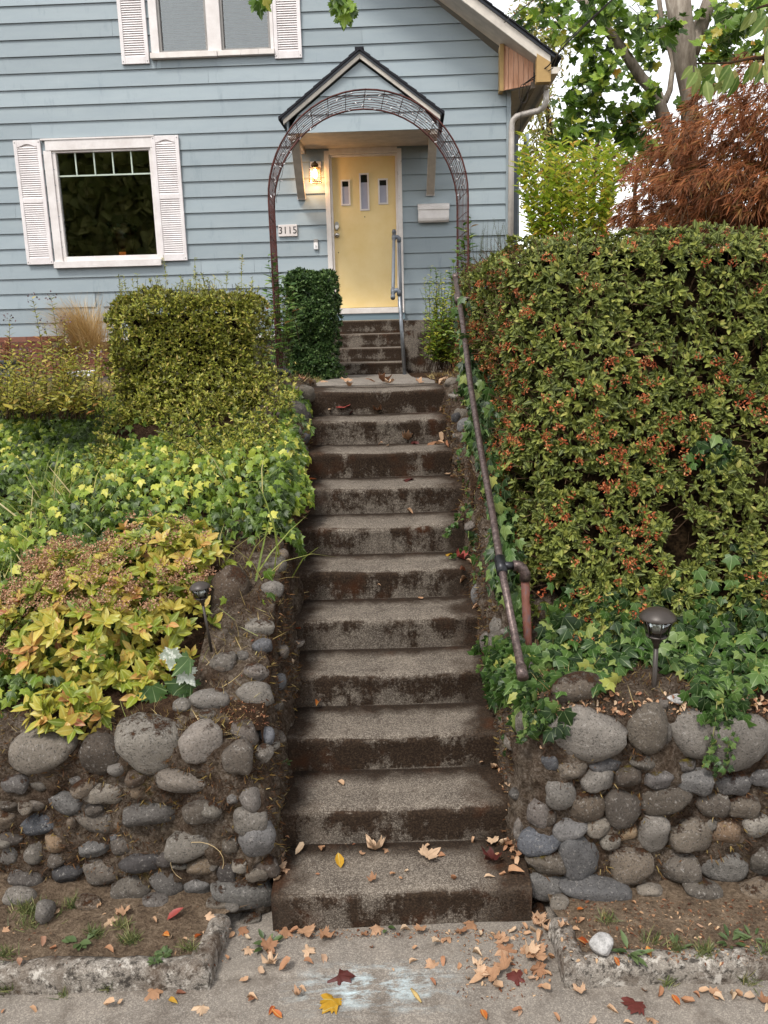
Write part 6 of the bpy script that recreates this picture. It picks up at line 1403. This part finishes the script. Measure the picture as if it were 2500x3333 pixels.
# ================================================================ FALLEN LEAVES
cd = lambda x, y: (800+x/1.659, 2200+y/1.659)
FM = [T_maple(c_, k*3+1) for k, c_ in enumerate((.4, .7, -.5, .9, .8, -.7))]
def kk(P, T, U, sc=1): return P, T, U
def T_key(k):
    P, T, U = T_oval(.40+.09*(k % 3), .06+.09*(k % 4), (.1+.14*(k % 3))*(-1)**k, .4*(k % 2)); P = P.copy(); P[:, 0] += (.25+.2*(k % 3))*(P[:, 1]-.5)**2*(-1)**k; P[:, 2] += .12*np.sin(P[:, 1]*5+k)+.1*np.abs(P[:, 0])*k; return P, T, U
FK = [T_key(k) for k in range(7)]; FOv = [T_oval(.5, .14, -.12), T_oval(.44, .2, .2)]
M_tan = leaf_mat('dry_tan_leaf', [(0, '#8a6248'), (.35, '#a68062'), (.7, '#b99476'), (1, '#c8aa8c')], True, .15, .7, .2, 'dry'); M_key = leaf_mat('dry_scrap', [(0, '#99684c'), (.3, '#b48a68'), (.65, '#c4a282'), (.9, '#d0b698'), (1, '#80503c')], True, .2, .6, .25)
M_or = leaf_mat('orange_leaf', [(0, '#98401f'), (.5, '#b3612c'), (1, '#c07a3a')], True, .2, .5, .3, 'mid'); M_red = leaf_mat('dark_red_leaf', [(0, '#4f2420'), (1, '#6b3630')], True, .2, .5, .3, 'dry'); M_pnk = leaf_mat('pink_red_leaf', [(0, '#8c3b36'), (1, '#a04c44')], True, .2, .5, .3, 'dry'); M_yel = leaf_mat('yellow_leaf', [(0, '#b08420'), (1, '#c79a35')], True, .25, .45, .3, 'palm')
CACHE = {}
def fallen(px, kind, size_px, name, label, cat, group=None, mat=None):
    h_, n2 = hit(*px)
    if h_ is None: return
    if n2.z < .35: n2 = Vector((0, 0, 1)); h_ = h_+Vector((0, -.012, 0))
    tms = {'m': FM, 'k': FK, 'o': FOv}[kind]; i = random.randrange(len(tms)); mat = mat or {'m': M_tan, 'k': M_key, 'o': M_or}[kind]; key = (kind, i, mat.name)
    if key not in CACHE:
        me = tri_mesh('fallen_leaf', *tms[i]); me.materials.append(mat); CACHE[key] = me
    o = link(name, CACHE[key]); s_ = size_px*depth(h_)/FOC; a = random.random()*6.283; t_ = Vector((math.cos(a), math.sin(a), 0)); y_ = (t_-n2*t_.dot(n2)).normalized(); n3 = (n2+Vector((random.gauss(0, .22), random.gauss(0, .22), 0))).normalized(); y_ = (y_-n3*y_.dot(n3)).normalized(); x_ = y_.cross(n3)
    M3 = Matrix((x_, y_, n3)).transposed().to_4x4() @ Matrix.Diagonal((s_, s_, s_*random.uniform(.6, 1.3), 1)); M3.translation = h_-y_*s_*.45+n3*(.004+.12*s_); o.matrix_basis = M3
    return tag(o, label, cat, group)
LBL = {'pave': ('on the pavement at the foot of the steps',), 'step': ('on the mossy steps',), 'dl': ('on the left dirt strip',), 'dr': ('on the right dirt strip',)}
def zone(px):
    h_, _ = hit(*px)
    if h_ is None: return 'on the pavement at the foot of the steps'
    if h_.y > 5.75: return 'on the walk at the top of the steps'
    if h_.y > Y0-.02 and XL[0]-.02 < h_.x < XR[0]+.02: return 'on the mossy steps'
    if h_.z > .5: return 'on top of the stone walls'
    if h_.z > .045 and h_.x < 0: return 'on the left dirt strip'
    if h_.z > .045: return 'on the right dirt strip'
    return 'on the pavement at the foot of the steps'
def litter(px, kind, sz):
    z_ = zone(px); nm, lb = {'m': ('maple_leaf', 'dry curled tan maple leaf '), 'k': ('leaf_scrap', 'small tan leaf or winged seed '), 'o': ('oval_leaf', 'orange oval leaf ')}[kind]
    fallen(px, kind, sz, nm, lb+z_, 'leaf', lb+z_)
for x, y, s_ in [(230,1390,55),(720,1380,55),(1230,1355,58),(1015,1560,52),(1580,1530,80),(120,1490,60),(440,1425,50),(330,1485,55),(1170,1400,42),(990,975,70),(1420,1480,75),(1405,1565,60),(1590,1340,55),(1280,1615,48),(280,1735,36),(210,1045,48),(1400,1440,50),(1500,1480,40)]: litter(cd(x, y), 'm', s_)
for x, y in [(410,940),(620,955),(690,955),(750,935),(975,920),(1055,950),(1225,890),(1345,910),(1410,930),(1360,960),(1440,980),(1470,1010),(1530,1080),(860,1040),(795,1065),(840,1085),(690,1095),(395,1060),(1370,1060),(1300,1075),(1450,1050),(175,1095),(295,940),(520,572),(1110,1100),(675,1465),(920,1460),(900,1550),(1085,1545),(805,1590),(1160,1585),(1260,1580),(1000,1660),(1190,1640),(1255,1660),(1345,1630),(1350,1690),(1590,1685),(1640,1650),(1610,1700),(1215,1790),(1480,1820),(310,1690),(130,1565),(210,1600),(325,1550),(425,1540),(25,1755),(1440,1410),(1490,1430),(1240,1440),(1250,1515),(1350,1420),(1430,1530),(1500,1590),(1560,1590),(1620,1600),(20,1475),(80,1605),(1260,1410),(1060,1430),(1030,1445),(1110,1420),(855,1390),(640,1410),(950,1395),(270,1415),(330,1410),(680,915),(1320,490),(1350,500),(1380,510),(1410,590),(1425,690),(1420,920),(1450,930),(1390,900),(1480,960),(1430,900),(200,960),(190,990),(240,860),(1270,460),(1530,1400),(1560,1380),(1600,1420),(1620,1380),(1460,1590),(1540,1650),(1580,1640)]:
    litter(cd(x+random.gauss(0, 8), y+random.gauss(0, 6)), 'm' if random.random() < .22 else 'k', min(62, 30*math.exp(random.gauss(0, .38))))
for x, y in [(170,1840),(1280,1840)]: litter(cd(x, y), 'o', 46)
c55l = [(795,445,'m',34),(600,270,'m',40),(620,288,'k',36),(750,265,'k',40),(830,275,'m',42),(860,282,'m',34),(1035,270,'m',32),(1190,250,'m',44),(985,620,'m',46),(1120,635,'m',46),(1170,640,'k',34),(1195,600,'k',30),(810,638,'k',24),(855,652,'k',18),(985,1040,'k',24),(1295,1395,'k',28),(1340,1355,'k',26),(1310,1455,'k',28),(1045,1565,'k',20),(800,1485,'k',14),(435,2190,'o',40),(310,1750,'o',34),(290,1960,'k',36),(390,860,'o',40),(350,1090,'k',36),(365,1060,'k',34),(1415,1880,'k',36),(1455,1900,'k',24),(1380,1620,'k',24),(1250,1040,'k',26),(1240,840,'k',26),(505,435,'k',24),(1180,440,'k',24),(1210,825,'k',24),(1380,1330,'k',28),(230,1360,'k',24),(370,1300,'k',24),(1210,650,'k',30),(310,1830,'k',24),(225,2180,'k',24),(1050,200,'m',40),(420,215,'m',36),(470,265,'m',30),(330,250,'m',26)]
for x, y, k_, s_ in c55l: litter(c55(x, y), k_, s_)
for x, y, k_, s_ in [(630,1305,'m',60),(705,1275,'m',52),(955,1380,'o',44),(1130,1390,'o',36),(1150,1370,'k',30),(1205,1270,'m',40),(635,1475,'k',34),(305,1455,'k',30),(260,1425,'k',30),(130,1540,'k',36),(45,1340,'m',30),(325,1260,'m',30),(860,1715,'m',78),(1135,1810,'m',62),(1030,1720,'k',30),(610,1800,'k',40),(690,1780,'k',30),(190,1815,'k',36),(1385,1655,'k',34),(1425,1765,'k',34),(1605,1000,'m',40),(1585,1065,'k',34),(1290,1530,'k',26),(1540,1560,'k',30),(1060,1405,'k',30),(975,1395,'k',26),(1375,1375,'m',44),(1320,1395,'k',30),(1400,1410,'k',30),(20,1825,'k',20),(1545,1820,'o',36),(890,1300,'k',24),(570,1210,'k',20)]: litter(c8(x, y), k_, s_)
for x, y, k_, s_ in [(480,1605,'o',30),(490,1770,'o',44),(670,1870,'o',36),(455,1705,'k',34),(485,1650,'k',26),(765,1565,'k',24),(875,1635,'k',22),(860,1830,'o',40),(1010,1715,'k',32),(1120,1695,'k',26),(470,2050,'m',48),(900,2050,'k',40),(990,2090,'o',44),(1050,2100,'k',44),(1200,2060,'m',40),(1290,2070,'k',40),(1380,2080,'k',40),(1470,2090,'m',40),(350,2190,'k',36),(150,2150,'k',30),(820,2040,'k',36),(1150,2040,'k',40),(540,2200,'k',30),(870,2200,'m',50),(740,2210,'k',34),(650,2140,'k',40),(1060,545,'o',30),(640,445,'k',34),(1410,415,'o',40),(250,1680,'m',44),(180,1700,'k',34),(120,1720,'k',34),(1330,2060,'k',36),(1230,2080,'k',36),(1490,2140,'k',36),(1100,2060,'k',30),(1200,1830,'k',20),(910,1760,'k',24),(380,1700,'m',34),(240,1910,'m',50),(300,1950,'k',36),(210,1850,'m',55),(320,1860,'k',30),(60,1830,'m',50),(20,1970,'k',30),(100,560,'k',26),(265,720,'k',24)]: litter(cr(x, y), k_, s_)
for _ in range(150):                               # leaf scraps caught on top of the right wall
    q_ = cr(random.uniform(200, 1490), random.uniform(430, 545)); h_, n2 = hit(*q_)
    if h_ and h_.z > .7: litter(q_, 'k', random.uniform(10, 26))
fallen(cd(500, 1645), 'm', 95, 'maple_leaf', 'large dark red maple leaf with black stem lying on the pavement', 'leaf', None, M_red)
fallen(cd(450, 1762), 'm', 90, 'maple_leaf', 'yellow maple leaf lying near the bottom of the view on the pavement', 'leaf', None, M_yel)
fallen(cd(505, 1005), 'o', 60, 'curled_leaf', 'curled yellow-green leaf on the lowest step', 'leaf', None, M_yel)
fallen(cd(1470, 1645), 'm', 75, 'maple_leaf', 'crumpled dark red maple leaf by the right kerb corner', 'leaf', None, M_red)
fallen(cd(1320, 1010), 'm', 70, 'maple_leaf', 'brown red maple leaf at the right end of the lowest step', 'leaf', None, M_red)
fallen(c55(580, 430), 'm', 46, 'maple_leaf', 'pink red maple leaf on the second step from the top', 'leaf', None, M_pnk)
fallen(c55(640, 455), 'o', 26, 'oval_leaf', 'small dark red leaf beside the pink maple leaf', 'leaf', None, M_red)
fallen(c55(970, 855), 'm', 42, 'maple_leaf', 'crumpled brown leaf alone on the fourth step from the top', 'leaf', None, M_red)
fallen(c55(1230, 1300), 'm', 36, 'maple_leaf', 'pale yellow leaf at the right end of a middle step', 'leaf', None, M_yel)
fallen(c55(1290, 1330), 'm', 42, 'maple_leaf', 'red leaf at the right end of a middle step', 'leaf', None, M_pnk)
fallen(c55(1010, 632), 'm', 50, 'maple_leaf', 'purple red maple leaf on the third step from the top', 'leaf', None, M_red)
fallen(c8(1005, 1275), 'o', 62, 'oval_leaf', 'large red oval leaf on the left dirt strip', 'leaf', None, M_pnk)
fallen(c8(985, 1770), 'o', 40, 'oval_leaf', 'pale yellow oval leaf below the left kerb corner', 'leaf', None, M_yel)
fallen(cr(760, 2110), 'm', 85, 'maple_leaf', 'large crumpled purple brown leaf below the right kerb', 'leaf', None, M_red)
h_, _ = hit(*cd(920, 1735)); s_ = depth(h_)/FOC
o = MB().tube([h_+Vector((-.016, .03, .007)), h_+Vector((0, 0, .009)), h_+Vector((.016, -.028, .006))], [.004, .008, .003], 8).build('rolled_leaf', plain('cream_leaf', '#b59a62', .7), smooth=True); tag(o, 'tightly rolled cream leaf in the middle of the pavement', 'leaf')
o = MB().tube([at_y(*cr(0, 0), 3)]*0+[h_ for h_ in [hit(*c8(1130+150*math.cos(t), 945+115*math.sin(t)))[0] for t in np.linspace(2.2, 6.6, 16)] if h_], .0012, 4).build('dry_tendril', plain('straw_tendril', '#c0a87c', .7)); o.location = (0, -.03, 0); tag(o, 'thin dry tendril looping over the left stone wall', 'twig')

# ================================================================ FINE LITTER
pts = []
def scat(fn, x0, x1, y0, y1, n, sg=0):
    for _ in range(n):
        h_, n2 = hit(*fn(random.uniform(x0, x1), random.uniform(y0, y1)))
        if h_: pts.append(tuple(h_+n2*.003))
scat(c8, 0, 1300, 1200, 1560, 900); scat(cr, 380, 1490, 1540, 1880, 900); scat(cr, 150, 1490, 420, 560, 700); scat(cd, 150, 1500, 1370, 1420, 300); scat(cd, 1350, 1560, 880, 1000, 200); scat(c8, 1180, 1560, 20, 200, 250); scat(c7, 1100, 1600, 600, 1250, 500); scat(cd, 1150, 1650, 1380, 1750, 260); scat(cd, 200, 1450, 905, 925, 130); scat(cd, 1330, 1420, 480, 760, 90)
n = len(pts); D = unit(n)*np.array([1, 1, .25]); o = link('leaf_litter', leaves_mesh('leaf_litter', [T_oval(.45, .2, .2), T_blade(.09, .1), T_thin(.3, .3)], pts, D, np.array([0, 0, 1.])+.4*unit(n), .006+.016*rng.random(n)**2), leaf_mat('litter_bits', [(0, '#4a2c1c'), (.4, '#7a4a30'), (.7, '#a07a58'), (1, '#c4a684')], trans=.1, rough=.8)); tag(o, 'fine dry leaf crumbs strewn over the dirt strips and wall tops', 'litter', kind='stuff')
pts = []                                          # long arching grass in the ivy at the left
for cx, cy, n in ((110, 1090, 60), (180, 1110, 60), (60, 1180, 60), (40, 1330, 50), (90, 1260, 40), (520, 1060, 14), (560, 1225, 8), (470, 1180, 10)):
    for _ in range(n):
        h_, n2 = hit((cx+random.gauss(0, 26))*K, (cy+20+random.gauss(0, 14))*K)
        if h_: pts.append(tuple(h_))
blades('long_grass', pts, .16, .36, leaf_mat('long_grass', [(0, '#5f7028'), (.5, '#8f9a48'), (.8, '#b5ac68'), (1, '#c8b688')], trans=.3), .035, .55, 'long arching grass blades among the left ivy', 'grass', [T_blade(.03, .5), T_blade(.025, .8)])
